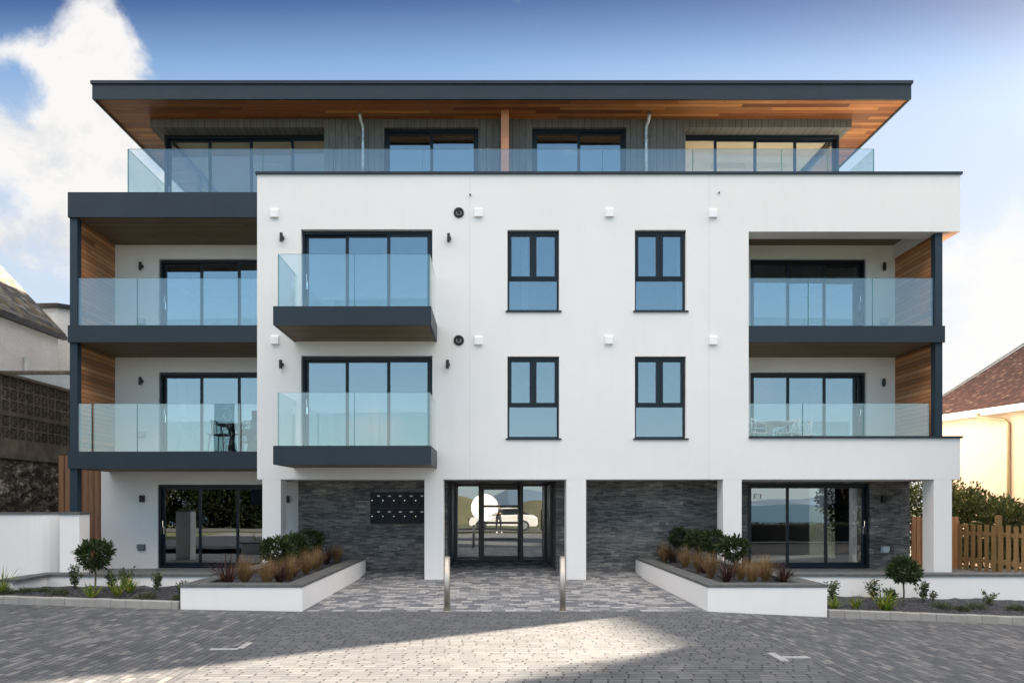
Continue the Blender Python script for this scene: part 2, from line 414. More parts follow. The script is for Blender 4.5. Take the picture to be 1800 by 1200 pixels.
M['lily'] = leafmat('strap_leaf', (.08,.15,.02), (.18,.26,.03), (.42,.34,.06))
M['purple'] = leafmat('purple_leaf', (.035,.016,.016), (.075,.032,.028), (.17,.085,.05))
M['tan'] = leafmat('tan_grass', (.15,.085,.035), (.32,.20,.085), (.50,.35,.18), trans=.3)
M['mound'] = leafmat('mound_leaf', (.05,.075,.03), (.10,.12,.06), (.16,.15,.09))
M['hedge'] = leafmat('hedge_leaf', (.035,.055,.015), (.08,.10,.025), (.17,.17,.05))
M['bark'] = plain('bark', (.10, .07, .045), .9, .3, 20, bmp=.5, bscale=50)
# ================================================================== THE GROUND
HX = [(-60, .18), (-14, .16), (-7.9, .127), (-5.0, .035), (-3.07, 0), (3.465, 0), (5.39, -.093), (8.56, -.21), (14, -.30), (60, -.34)]
def hx(x):
    for (a, za), (b, zb) in zip(HX, HX[1:]):
        if a <= x <= b: return za+(zb-za)*(x-a)/(b-a)
    return HX[0][1] if x < -60 else HX[-1][1]
def lerp(v, a, b, p, q):
    t = min(max((v-a)/(b-a), 0), 1); return p+(q-p)*t
def gz(x, y):
    if y > -4.0: return -.36
    if y > -24: return hx(x)-.03
    f = hx(x)-.03
    if y > -70: return lerp(-y, 24, 70, f, -1.05)+.05*math.sin(x*.21+y*.13)
    return lerp(-y, 70, 84, -1.0, -16)
def sheet(name, xs, ys, zf, mat, parent=None):
    mb = MB(); nx = len(xs)
    for y in ys:
        for x in xs: mb.v.append((x, y, zf(x, y)))
    for j in range(len(ys)-1):
        for i in range(nx-1):
            a = j*nx+i; mb.f.append((a, a+1, a+nx+1, a+nx))
    return mb.build(name, mat, parent)
def grass_mat():
    m, g, b = newmat('grass_ground'); o = g.obj()
    c = g.ramp(g.noise(o, .12, 8, .65), [(.3, (.03,.045,.013)), (.55, (.055,.07,.02)), (.75, (.11,.095,.04))])
    g.L.new(c, b.inputs['Base Color']); b.inputs['Roughness'].default_value = .95
    bump(g, b, g.noise(o, 8, 6, .7), .8, .1); return m
M['grass'] = grass_mat()
gx = [-900,-300,-120,-60,-30,-20,-14,-11,-9,-7.9,-6.5,-5,-4,-3.07,0,3.465,4.4,5.39,7,8.56,11,14,20,30,60,120,300,900]
gy = [-90,-84,-80,-76,-72,-70,-66,-60,-52,-44,-36,-30,-24,-20,-16,-12,-8,-5.2,-4.4,-4.0,0,6,14,30,60,120,400]
tag(sheet('ground', gx, gy, gz, M['grass']), kind='structure')
# sea, with far hills beyond the water (they show in the windows)
m, g, b = newmat('sea_water'); o = g.obj()
g.L.new(g.ramp(g.noise(g.vm('MULTIPLY', o, (.004, .02, 1)), 1, 5), [(.3, (.006,.035,.062)), (.7, (.012,.055,.085))]), b.inputs['Base Color'])
b.inputs['Roughness'].default_value = .45; bump(g, b, g.noise(g.vm('MULTIPLY', o, (.05, .3, 1)), 1, 6, .6), .5, 1.0)
M['sea'] = m
mb = MB(); mb.face((-9000,-78,-15), (9000,-78,-15), (9000,-14000,-15), (-9000,-14000,-15)); tag(mb.build('sea', M['sea']), kind='structure')
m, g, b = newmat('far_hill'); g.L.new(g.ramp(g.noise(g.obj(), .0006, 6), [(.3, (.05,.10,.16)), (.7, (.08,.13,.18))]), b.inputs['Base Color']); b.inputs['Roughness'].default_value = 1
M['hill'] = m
random.seed(3)
def ridge(name, y, x0, x1, zb, hf, step, mat, thick):
    mb = MB(); x = x0; pts = []
    while x <= x1: pts.append((x, hf(x))); x += step
    for (a, ha), (c, hc) in zip(pts, pts[1:]):
        mb.face((a,y+thick,zb), (c,y+thick,zb), (c,y,hc), (a,y,ha)); mb.face((a,y,ha), (c,y,hc), (c,y-thick,zb), (a,y-thick,zb))
    return tag(mb.build(name, mat, smooth=True, merge=True), kind='structure')
ridge('hills', -7200, -8000, 8000, -15, lambda x: 28+70*max(0, math.sin(x*.0013+1.0))**2+55*max(0, math.sin(x*.0041))+26*math.sin(x*.009), 120, M['hill'], 900)
m, g, b = newmat('headland'); g.L.new(g.ramp(g.noise(g.obj(), .02, 7, .6), [(.3, (.04,.05,.02)), (.7, (.11,.095,.045))]), b.inputs['Base Color']); b.inputs['Roughness'].default_value = 1
M['headland'] = m
ridge('headland', -520, -110, 70, -16, lambda x: max(-15.5, 7-((x+34)/24)**2*3.0+1.0*math.sin(x*.16), 4-((x-34)/18)**2*5.0), 4, M['headland'], 60)

# paving sheets
drv = [-14,-11,-9,-7.9,-6.5,-5.0,-4,-3.07]
tag(sheet('driveway_left', drv, [-17,-12,-8,-6,-4.6], lambda x, y: hx(x), M['paveY']), kind='structure')
tag(sheet('driveway_centre', [-3.07,0,3.465], [-17,-12,-8,-6,-4.58], lambda x, y: 0.0, M['paveX']), kind='structure')
tag(sheet('driveway_right', [3.465,4.4,5.39,7,8.56,11,14,16], [-17,-12,-8,-6,-4.6], lambda x, y: hx(x), M['paveY']), kind='structure')
def ez(x, y): return 0.0 if y < 0 else (lerp(y, 0, 1, 0, .08) if y < 1 else lerp(y, 1, 3.65, .08, .155))
tag(sheet('entrance_paving', [-5.6,-3.07,0,3.465,5.6], [-4.58,-2,0,1,2,3.0,3.7], ez, M['paveE']), kind='structure')
tag(sheet('road', [-200,-60,-14,-5,3.4,5.4,8.6,14,60,200], [-24.5,-19], lambda x, y: hx(x)+.004, M['asphalt']), kind='structure')
for nm, x0, x1 in (('terrace_left', -12.0, -5.27), ('terrace_right', 5.45, 15.5)):
    tag(MB().box(x0, x1, -3.2, 1.72, -.3, .09).build(nm, M['terr']), kind='structure')
# bay markers set into the paving
mk = tag(empty('bay_marking', (-3.03, -7.5, .005)), 'white T shaped bay marking left of the sunlit patch on the paving', 'road marking', 'white parking bay markings')
a = MB().box(-3.36, -3.03, -7.50, -7.42, .004, .010); a.box(-3.06, -2.98, -7.42, -7.08, .004, .010); a.build('marking_block', M['mark'], mk, loc=(-3.03, -7.5, .005))
mk = tag(empty('bay_marking', (3.25, -7.95, .005)), 'white T shaped bay marking right of the sunlit patch on the paving', 'road marking', 'white parking bay markings')
a = MB().box(3.27, 3.56, -7.93, -7.85, -.002, .012); a.box(3.18, 3.27, -8.05, -7.66, -.001, .009); a.build('marking_block', M['mark'], mk, loc=(3.25, -7.95, .005))

# ================================================================== THE APARTMENT BUILDING
B = tag(empty('apartment_building', (0, 1.7, 0)), 'white rendered four storey apartment block with dark balconies and timber lined roof overhang', 'apartment building')
def bp(mb, name, mat, parent=None, label=None, **k):
    p = parent if parent is not None else B
    o = mb.build(name, mat, None, **k)
    o.parent = p; o.location = -(p.location if p is B else Vector((0,0,0)))
    # keep world-based object coordinates: child of B is shifted back, grandchildren sit at zero
    if label: o['label'] = label
    return o

F1, F2, F3 = 2.927, 5.806, 8.69      # upper floor levels
# -- main white wall
mw = MB()
win = []
for z0, z1 in ((3.22, 5.09), (6.143, 7.974)):
    pass
smallw = [(PX(892,0), PX(983,0)), (PX(1116,0), PX(1206,0))]
smallz = [(PZ(770,0), PZ(626,0)), (PZ(546,0), PZ(404,0))]
holes = [(a, b, c, d) for a, b in smallw for c, d in smallz]
FD = (PX(529,0), PX(760,0)); fdz = [(F1, PZ(625,0)), (F2, PZ(403,0))]
holes += [(FD[0], FD[1], c, d) for c, d in fdz]
XL, XR = PX(452,0), PX(1688,0); ZB, ZT = PZ(842,0), PZ(307,0)
LX = PX(1316,0); LZ0, LZ1 = PZ(770,0), PZ(407,0)
holes.append((LX, XR+1, LZ0, LZ1))
wall(mw, XL, XR, ZB, ZT, holes, 0, .34)
# left return of the white volume, loggia left cheek, back walls, ends
mw.box(XL, XL+.34, .34, 1.7, ZB, ZT)
mw.box(LX-.3, LX, .34, 1.7, ZB, LZ1+.5)
bp(mw, 'wall', M['render'])
BW = 1.7
lwin = [(PX(279,BW), PX(279,BW)+3.02)]
mw = MB()
wall(mw, -9.91, XL, ZB-.0, 8.27, [(lwin[0][0], lwin[0][1], F1, PZ(654,BW)), (lwin[0][0], lwin[0][1], F2, PZ(455,BW))], BW, BW+.3)
bp(mw, 'rear_wall', M['render'])
mw = MB(); GD = (PX(277,BW), PX(277,BW)+3.02)
wall(mw, -9.91, -4.72, -.3, ZB-.001, [(GD[0], GD[1], .09, PZ(851,BW))], BW, BW+.3)
bp(mw, 'ground_floor_wall', M['render'])
mw = MB(); LW = (PX(1319,BW), PX(1523,BW))
wall(mw, LX-.3, XR-.1, ZB, 8.45, [(LW[0], LW[1], F1, PZ(654,BW)), (LW[0], LW[1], F2, PZ(455,BW))], BW, BW+.3)
bp(mw, 'loggia_wall', M['render'])
# stone clad ground floor
ms = MB()
ms.box(-4.72, -1.10, 1.0, 3.65, -.3, ZB-.002); ms.box(1.54, 5.50, 1.0, 3.65, -.3, ZB-.002)
ms.box(-1.10, 1.54, 3.45, 3.65, 2.30, ZB+.30)
bp(ms, 'stone_wall', M['stone'])
ms = MB(); RD = (PX(1314,BW), PX(1529,BW))
wall(ms, 5.50, 10.56, -.3, ZB-.003, [(RD[0], RD[1], .09, PZ(849,BW))], BW, BW+.3)
bp(ms, 'stone_wall', M['stone'])
# upper bands round the top of the loggia
mw = MB()
mw.box(LX, XR, .34, .44, LZ1, ZT)                 # front beam
mw.box(10.14, XR, .44, 17, LZ1, ZT)             # side beam
mw.box(10.25, XR, BW, 17, ZB, LZ1)              # right flank wall
mw.box(-9.91, -9.61, BW+.3, 17, -.3, 8.27)      # left flank wall
mw.box(-9.91, XR, 17, 17.3, -.3, 8.6)           # back wall
bp(mw, 'side_wall', M['render'])
mw = MB(); mw.box(LX, XR-.02, .34, .37, ZB, LZ0-.01); mw.box(XR-.35, XR, .34, BW, ZB, LZ0); bp(mw, 'loggia_parapet', M['render'])
# ground floor soffit and floors
mf = MB(); mf.box(XL+.02, XR-.02, .36, 1.68, ZB+.0, ZB+.05); bp(mf, 'ground_floor_soffit', M['render'])
mf = MB()
for z in (F1, F2): mf.box(XL+.34, LX-.3, .34, BW, z-.3, z-.002)
bp(mf, 'floor_slab', M['interior']); mf = MB()
for z in (F1, F2, F3): mf.box(-9.6, XR-.42, BW+.3, 17, z-.32, z-.004)
mf.box(XL+.34, LX-.3, .34, BW, F3-.32, F3-.004)
mf.box(-9.6, XR-.42, BW+.3, 17, -.1, .085)
bp(mf, 'floor_slab', M['intdark'])
# interior partitions so that rooms read through the glass
mi = MB()
for z0, z1 in ((.085, F1-.33), (F1, F2-.33), (F2, F3-.33)):
    mi.box(-9.6, 10.2, 6.4, 6.5, z0, z1)
    for x in (-5.6, -.6, 1.9, 5.4): mi.box(x, x+.12, (3.66 if z0 < 1 and abs(x) < 5.5 else 2.0), 6.4, z0, z1)
bp(mi, 'partition', M['interior'])
# coping on the parapet
mc = MB(); mc.box(XL-.03, XR+.035, -.04, .38, ZT, ZT+.055); bp(mc, 'coping', M['cladding'])
mc = MB(); mc.box(LX, XR+.035, -.045, .40, LZ0, LZ0+.05); bp(mc, 'coping', M['cladding'])
# thin movement joints in the render
mj = MB()
for p, a, b in ((826, ZB, ZT), (1246, ZB, ZT)):
    mj = MB(); x = PX(p, 0); mj.box(x-.004, x+.004, -.0016, .002, a+.01, b-.01); bp(mj, 'movement_joint', plain('joint_sealant', (.62,.61,.59), .8, .05, 5))
NotUsed = lambda: bp(mj, 'movement_joint', plain('joint_sealant', (.62,.61,.59), .8, .05, 5))
# columns
for x0, x1, zb in ((PX(461,0), PX(493.6,0), 0), (PX(746,0), PX(779.4,0), 0), (PX(995.7,0), PX(1030.4,0), 0), (PX(1271.3,0), PX(1304,0), -.1), (PX(1642,0), PX(1673.6,0), -.1)):
    mc = MB().box(x0, x1, .004, .424, zb-.05, ZB+.003); bp(mc, 'column', M['render'], bevel=.006)

# ---------------- glazing units
def frame_rect(mb, x0, x1, z0, z1, y0, y1, w, wt=None, wb=None):
    wt = w if wt is None else wt; wb = w if wb is None else wb
    mb.box(x0, x0+w, y0, y1, z0, z1); mb.box(x1-w, x1, y0, y1, z0, z1)
    mb.box(x0+w, x1-w, y0+.002, y1-.002, z1-wt, z1); mb.box(x0+w, x1-w, y0+.002, y1-.002, z0, z0+wb)
def handle(x, z, y, parent):
    h = MB(); h.box(x-.016, x+.016, y-.012, y, z-.13, z+.07)
    h.tube([(x, y-.012, z+.04), (x, y-.055, z+.04), (x, y-.06, z+.06), (x, y-.06, z+.20)], .011, 8)
    return bp(h, 'handle', M['chrome'], parent)
def slider(name, x0, x1, z0, z1, y, n_, hside, pane='pane', vents=True, label=None):
    """sliding door unit: outer frame, one sash per panel staggered in depth, panes, handle"""
    f = MB(); frame_rect(f, x0, x1, z0, z1, y, y+.14, .055, .07, .06)
    w = (x1-x0-.11)/n_; pl = []
    for k in range(n_):
        a = x0+.055+k*w-(.03 if k else 0); b = x0+.055+(k+1)*w+(.03 if k < n_-1 else 0)
        dy = .012+.036*((n_-1-k) if hside == 'L' else k)
        if dy > .1: dy = .1
        frame_rect(f, a, b, z0+.06, z1-.07, y+dy, y+dy+.034, .07, .05, .085)
        pl.append((a+.07, b-.07, y+dy+.015))
    if vents:
        for k in range(n_-1, n_): f.box(pl[k][0]+.1, pl[k][1]-.1, y-.008, y+.004, z1-.045, z1-.02)
    o = bp(f, name, M['frame'], None, label)
    for a, b, yy in pl:
        bp(MB().box(a-.005, b+.005, yy, yy+.012, z0+.14, z1-.115), 'pane', M[pane], o)
    hx_ = x0+.055+.035 if hside == 'L' else x1-.055-.035
    handle(hx_, z0+1.0, (y+.012+.036*((n_-1) if True else 0)), o)
    return o
for k, (c, d) in enumerate(fdz): slider('patio_door', FD[0], FD[1], c, d-.004, .11, 3, 'L')
slider('patio_door', lwin[0][0], lwin[0][1], F1, PZ(654,BW)-.004, BW+.08, 3, 'L')
slider('patio_door', lwin[0][0], lwin[0][1], F2, PZ(455,BW)-.004, BW+.08, 3, 'L')
slider('patio_door', GD[0], GD[1], .09, PZ(851,BW)-.004, BW+.06, 3, 'L', 'paneg')
slider('patio_door', LW[0], LW[1], F1, PZ(654,BW)-.004, BW+.08, 3, 'R')
slider('patio_door', LW[0], LW[1], F2, PZ(455,BW)-.004, BW+.08, 3, 'R')
rdoor = slider('patio_door', RD[0], RD[1], .09, PZ(849,BW)-.004, BW+.06, 3, 'R', 'paneg')
st = MB(); sx = PX(1334,BW); sz = PZ(872,BW)
frame_rect(st, sx-.09, sx+.09, sz-.07, sz+.07, BW+.060, BW+.066, .016); st.box(sx-.05, sx+.05, BW+.060, BW+.066, sz+.015, sz+.026); st.box(sx-.05, sx+.05, BW+.060, BW+.066, sz-.03, sz-.019)
bp(st, 'sticker', M['whitepl'], rdoor)

def small_window(x0, x1, z0, z1):
    f = MB(); y = .09; h = z1-z0; zt = z0+h*.398
    frame_rect(f, x0, x1, z0, z1, y, y+.08, .045, .05, .045)
    f.box(x0+.045, x1-.045, y+.002, y+.078, zt-.02, zt+.035)
    xm = (x0+x1)/2; f.box(xm-.028, xm+.028, y+.001, y+.079, zt+.035, z1-.05)
    for a, b in ((x0+.045, xm-.028), (xm+.028, x1-.045)):
        frame_rect(f, a, b, zt+.035, z1-.05, y-.014, y+.05, .05, .055, .045)
        f.box(a+.04, b-.04, y-.022, y-.014, z1-.088, z1-.062)
    o = bp(f, 'window', M['frame'])
    for a, b in ((x0+.045, xm-.028), (xm+.028, x1-.045)):
        bp(MB().box(a+.048, b-.048, y+.02, y+.032, zt+.078, z1-.102), 'pane', M['pane'], o)
    bp(MB().box(x0+.042, x1-.042, y+.03, y+.042, z0+.042, zt-.018), 'pane', M['pane'], o)
    bp(MB().box(x0-.04, x1+.05, -.035, y+.01, z0-.035, z0-.001), 'sill', M['cladding'], o)
    return o
for a, b in smallw:
    for c, d in smallz: small_window(a, b, c, d-.004)

# curtains just inside some of the rooms
cu = MB()
def curtain(x0, x1, z0, z1, y):
    n_ = max(4, int((x1-x0)/.035)); pts = [(x0+(x1-x0)*i/n_, y+.028*math.sin(i*1.9)) for i in range(n_+1)]
    for (a, ya), (b, yb) in zip(pts, pts[1:]): cu.face((a,ya,z0), (b,yb,z0), (b,yb,z1), (a,ya,z1))
bp(cu, 'curtain', M['fabric']) if cu.v else None; cu = MB(); curtain(LW[1]-.55, LW[1]-.1, .15, 2.2, BW+.5)
bp(cu, 'curtain', M['fabric']); cu = MB(); curtain(lwin[0][0]+.28, lwin[0][0]+.5, F1+.03, 5.0, BW+.45)
bp(cu, 'curtain', M['fabric']); cu = MB(); curtain(smallw[1][1]-.10, smallw[1][1]-.02, 6.0, 8.0, .42); bp(cu, 'curtain', M['fabric']); cu = MB(); curtain(smallw[0][0]+.35, smallw[0][0]+.5, 6.0, 8.0, .55)
bp(cu, 'curtain', M['fabric'])

# ---------------- entrance screen
EY = 3.30
ex0, ex1, ez0, ez1 = -1.10, 1.54, .15, 2.30
f = MB(); frame_rect(f, ex0, ex1, ez0, ez1, EY, EY+.12, .11, .08, .04)
def EX(p): return PX(p, EY)
dx0, dx1 = EX(845), EX(916)
f.box(dx0-.06, dx0, EY+.002, EY+.118, ez0+.04, ez1-.08); f.box(dx1, dx1+.06, EY+.002, EY+.118, ez0+.04, ez1-.08)
ent = bp(f, 'entrance_screen', M['black'])
for a, b in ((ex0+.11, dx0-.06), (dx1+.06, ex1-.11)):
    bp(MB().box(a, b, EY+.05, EY+.062, ez0+.04, ez1-.08), 'side_light', M['paneg'], ent)
f = MB(); frame_rect(f, dx0+.004, dx1-.004, ez0+.045, ez1-.085, EY+.01, EY+.07, .09, .10, .09)
zb0, zb1 = ez0+.135, ez1-.185
for k in (1, 2, 3):
    zz = zb0+(zb1-zb0)*k/4; f.box(dx0+.09, dx1-.09, EY+.012, EY+.068, zz-.03, zz+.03)
f2 = bp(f, 'entrance_door', M['black'], ent)
bp(MB().box(dx0+.09, dx1-.09, EY+.035, EY+.047, zb0, zb1), 'door_pane', M['paneg'], ent)
hb = MB(); hxx = dx1-.07
hb.tube([(hxx, EY-.06, ez0+.06), (hxx, EY-.06, ez1-.06)], .024, 12)
for zz in (ez0+.2, 1.2, ez1-.2): hb.tube([(hxx, EY-.06, zz), (hxx, EY+.02, zz)], .012, 8)
bp(hb, 'pull_handle', M['steel'], ent, smooth=True)
# second door, in the right cheek of the entrance recess
f = MB(); f.box(1.495, 1.538, 1.95, 3.10, .12, 2.25); f.box(1.48, 1.495, 2.02, 3.03, .18, 2.18); sd = bp(f, 'side_door', M['black'])
hb = MB(); hb.tube([(1.43, 2.2, .95), (1.43, 2.2, 1.55)], .016, 10); hb.tube([(1.43, 2.2, 1.0), (1.49, 2.2, 1.0)], .01, 8); hb.tube([(1.43, 2.2, 1.5), (1.49, 2.2, 1.5)], .01, 8)
bp(hb, 'pull_handle', M['steel'], sd, smooth=True)
bp(MB().box(-1.098, -1.05, 2.1, 3.29, .12, 2.28), 'side_panel', M['black'])
bp(MB().box(-1.098, 1.538, 1.02, 3.44, ZB-.02, ZB-.004), 'entrance_soffit', M['black'])
# lobby interior
f = MB(); f.box(-1.1, 1.54, 6.2, 6.3, .15, 2.5); f.box(-1.25, -1.1, 3.66, 6.2, .15, 2.5); f.box(1.54, 1.69, 3.66, 6.2, .15, 2.5); bp(f, 'lobby_wall', M['intwarm'])
bp(MB().box(-1.1, 1.54, 3.5, 6.2, .10, .155), 'lobby_floor', M['intfloor'])

# ---------------- balconies
def balcony(x0, x1, y0, y1, zt, zb, soff=True, inset=.06, joints=(), label=None, sides=True, extend=0):
    f = MB(); t = .05
    f.box(x0, x1, y0, y0+t, zb, zt)
    if sides: f.box(x0, x0+t, y0+t, y1, zb, zt); f.box(x1-t, x1, y0+t, y1, zb, zt)
    f.box(x0+.002, x1-.002, y0+.002, y1, zt-.045, zt-.003)
    o = bp(f, 'balcony', M['cladding'], None, label)
    jm = MB()
    for j in joints: jm.box(j-.004, j+.004, y0-.0015, y0+.004, zb, zt)
    if joints: bp(jm, 'panel_joint', M['black'], o)
    s = MB(); s.box(x0+t, x1-t, y0+t, y1, zb+.012, zb+.04); bp(s, 'soffit', M['decksoffit'], o)
    return o
def gpanels(o, pts, z0, z1, th=.018):
    """glass panels along a list of straight runs ((xa,ya),(xb,yb))"""
    for (xa, ya), (xb, yb) in pts:
        g_ = MB()
        if abs(xa-xb) > abs(ya-yb): g_.box(min(xa,xb)+.007, max(xa,xb)-.007, ya, ya+th, z0, z1)
        else: g_.box(xa, xa+th, min(ya,yb)+.007, max(ya,yb)-.007, z0, z1)
        gp = bp(g_, 'glass_panel', M['guard'], o)
        e = MB()
        if abs(xa-xb) > abs(ya-yb):
            e.box(min(xa,xb)+.003, min(xa,xb)+.0065, ya, ya+th, z0, z1); e.box(max(xa,xb)-.0065, max(xa,xb)-.003, ya, ya+th, z0, z1)
            e.box(min(xa,xb)+.007, max(xa,xb)-.007, ya+.001, ya+th-.001, z1+.0005, z1+.003)
        else:
            e.box(xa, xa+th, min(ya,yb)+.003, min(ya,yb)+.0065, z0, z1); e.box(xa+.001, xa+th-.001, min(ya,yb)+.007, max(ya,yb)-.007, z1+.0005, z1+.003)
        bp(e, 'glass_edge', M['guardedge'], o)
# two middle balconies
YB = -1.48
for zt, zb, gt in ((PZ(538,YB), PZ(571,YB), PZ(445,YB)), (PZ(783,YB), PZ(816,YB), PZ(689,YB))):
    bx0, bx1 = PX(480,YB), PX(758,YB)
    o = balcony(bx0, bx1, YB, 0.0, zt, zb, joints=(PX(622,YB),))
    gx0, gx1, gm = bx0+.08, bx1-.03, PX(622,YB)
    gpanels(o, [((gx0, YB+.05), (gm, YB+.05)), ((gm, YB+.05), (gx1, YB+.05)), ((gx0, YB+.07), (gx0, -.03)), ((gx1-.018, YB+.07), (gx1-.018, -.03))], zt+.003, gt)
# left balconies
XBL = PX(118,0)
for zt, zb, gt in ((PZ(571,0), PZ(601,0), PZ(488,.06)), (PZ(793,0), PZ(823,0), PZ(709,.06))):
    o = balcony(XBL, XL-.001, .02, BW, zt, zb, joints=(PX(226,0), PX(352,0)))
    j = PX(241,.1); runs = [((PX(134,.1), .10), (j, .10)), ((j, .10), (XL-.01, .10))]
    if zt < 4: jj = PX(161,.1); runs = [((PX(134,.1), .10), (jj, .10)), ((jj+.04, .10), (j, .10)), ((j, .10), (XL-.01, .10))]
    gpanels(o, runs, zt+.003, gt)
o = balcony(XBL, XL-.001, .02, BW, PZ(337,0), PZ(381,0), joints=(PX(220,0), PX(376,0)), label='deep top fascia of the left balconies')
# loggia balcony
o = balcony(LX+.002, PX(1662,0), .012, BW, PZ(572,0), PZ(601,0), joints=(PX(1542,0),))
y_ = .12
ja, jb = PX(1421,y_), PX(1534,y_)
gpanels(o, [((LX+.01, y_), (ja, y_)), ((ja, y_), (jb, y_)), ((jb, y_), (PX(1646,y_), y_))], PZ(572,0)+.003, PZ(489,y_))
o = bp(MB().box(LX+.002, XR-.36, .375, BW, F1-.35, F1-.001), 'loggia_floor', M['decksoffit'])
ja, jb = PX(1411,y_), PX(1518,y_)
gpanels(o, [((LX+.01, y_), (ja, y_)), ((ja, y_), (jb, y_)), ((jb, y_), (PX(1633,y_), y_))], LZ0+.052, PZ(709,y_))
s = MB().box(LX, 10.14, .44, BW, 8.26, 8.30); bp(s, 'loggia_soffit', M['decksoffit'])
bp(MB().box(LX, 10.14, .44, BW, 8.30, ZT-.02), 'loggia_roof', M['render'])
# posts
for x0, x1, zs in ((PX(122,.06), PX(135,.06), ((-.1, PZ(823,0)), (PZ(793,0), PZ(601,0)), (PZ(571,0), PZ(381,0)))), (PX(1645,.06), PX(1657.5,.06), ((LZ0+.05, PZ(601,0)), (PZ(572,0), LZ1)))):
    for a, b in zs:
        bp(MB().box(x0, x1, .075, .235, a+.001, b-.001), 'post', M['post'])
# timber screens at both ends
sc = MB()
for a, b in ((F1-.0, PZ(601,0)), (F2, PZ(381,0))): sc.box(-9.70, -9.556, .24, BW-.002, a+.002, b-.002)
bp(sc, 'timber_screen', M['screen'])
sc = MB()
for a, b in ((F1, PZ(601,0)), (F2, LZ1)): sc.box(10.185, 10.33, .24, BW-.002, a+.002, b-.002)
bp(sc, 'timber_screen', M['screen'])

# ---------------- penthouse
YF = .70; ZS = PZ(172,YF); ZR = PZ(148,YF)
RX0, RX1 = PX(162,YF), PX(1602,YF)
r = MB(); r.box(RX0, RX1, YF, YF+.05, ZS-.03, ZR); r.box(RX0, RX0+.05, YF+.05, 16.5, ZS-.03, ZR); r.box(RX1-.05, RX1, YF+.05, 16.5, ZS-.03, ZR); r.box(RX0, RX1, 16.5, 16.55, ZS-.03, ZR)
r.box(RX0+.05, RX1-.05, YF+.05, 16.5, ZS+.04, ZR-.02)
roof = bp(r, 'roof', M['cladding'])
r = MB(); r.box(RX0-.03, RX1+.03, YF-.03, 16.58, ZR, ZR+.075); bp(r, 'roof_edge', M['cladding'], roof)
r = MB()
for p in (325, 700, 1066, 1441): x = PX(p,YF); r.box(x-.006, x+.006, YF-.002, YF+.004, ZS-.03, ZR)
bp(r, 'panel_joint', M['black'], roof)
bp(MB().box(RX0+.05, RX1-.05, YF+.05, 16.5, ZS, ZS+.03), 'soffit', M['soffit'], roof)
dl = MB()
PY = 1.60; ZW = ZS
zh = PZ(224,PY); WY = 1.95
wx0, wx1 = PX(289,WY), PX(1475,WY)
pa = MB()
# solid boarded wall between the corner windows, with holes for two doors
c0, c1 = PX(570,PY), PX(1205,PY)
pd = [(PX(675,PY), PX(841,PY)), (PX(936,PY), PX(1101,PY))]
wall(pa, c0, c1, F3, ZW-.001, [(a, b, F3, zh) for a, b in pd], PY, PY+.3)
pa.box(PX(263,PY), c0-.0, PY, WY+.16, zh, ZW-.001); pa.box(c1, PX(1497,PY), PY, WY+.16, zh, ZW-.001)
pa.box(PX(263,PY), PX(263,PY)+.3, WY+.16, 8.5, zh, ZW-.001); pa.box(PX(1497,PY)-.3, PX(1497,PY), WY+.16, 8.5, zh, ZW-.001)
pa.box(wx0, wx1, 8.5, 8.7, F3, ZW-.001)
bp(pa, 'penthouse_wall', M['greyboard'])
zhw = zh-.02
slider('penthouse_door', pd[0][0], pd[0][1], F3, zh-.003, PY+.09, 2, 'L')
slider('penthouse_door', pd[1][0], pd[1][1], F3, zh-.003, PY+.09, 2, 'R')
slider('penthouse_door', wx0+.0, c0+.22, F3, zhw, WY, 4, 'L', 'paneclear')
slider('penthouse_door', c1-.22, wx1, F3, zhw, WY, 4, 'R', 'paneclear')
def sideglass(x, s):
    f = MB()
    for a in (WY+.14, WY+2.0, WY+4.0, 8.44): f.box(x, x+s*.08, a, a+.06, F3, zhw)
    f.box(x, x+s*.078, WY+.14, 8.5, zhw-.07, zhw-.001); f.box(x, x+s*.078, WY+.14, 8.5, F3, F3+.08)
    o = bp(f, 'side_window', M['frame'])
    for a, b in ((WY+.2, WY+2.0), (WY+2.06, WY+4.0), (WY+4.06, 8.44)): bp(MB().box(x+s*.03, x+s*.042, a, b, F3+.08, zhw-.07), 'pane', M['paneclear'], o)
sideglass(wx0, 1); sideglass(wx1, -1)
pi = MB()
for x in (PX(600,PY), -.1, PX(1170,PY)): pi.box(x, x+.12, PY+.3, 8.5, F3, ZW-.05)
pi.box(wx0+.3, wx1-.3, 6.8, 6.9, F3, ZW-.05)
pi.box(wx0+.1, wx1-.1, WY+.16, 8.5, zh+.0, zh+.04)
bp(pi, 'penthouse_partition', M['intwarm'])
pc = MB()
for x in (PX(455,4), PX(1240,4), PX(1310,4)): pc.box(x, x+.9, 3.4, 3.5, zh-.16, zh-.001)
bp(pc, 'ceiling_bulkhead', M['intwarm'])
# terrace deck and its glass
dk = MB(); dk.box(XL+.02, XR-.02, .38, 2.0, F3-.3, F3+.02); dk.box(XBL+.02, XL+.02, BW, 2.0, F3-.35, F3+.02); dk.box(-9.9, XR-.01, 2.0, 17, F3-.30, F3+.02)
dkb = bp(dk, 'terrace_deck', M['terr'])
Yg = .35; gz0, gz1 = PZ(337,.02)+.002, PZ(262,Yg)
gx = [PX(224,Yg), PX(369,Yg), PX(462,Yg), PX(586,Yg), PX(743,Yg), PX(886,Yg), PX(1059,Yg), PX(1218,Yg), PX(1374,Yg), PX(1455,Yg), PX(1537,Yg)]
gpanels(dkb, [((a, Yg), (b, Yg)) for a, b in zip(gx, gx[1:])]+[((gx[0], Yg+.02), (gx[0], 2.2)), ((gx[-1]-.018, Yg+.02), (gx[-1]-.018, 2.2))], F3+.15, gz1)
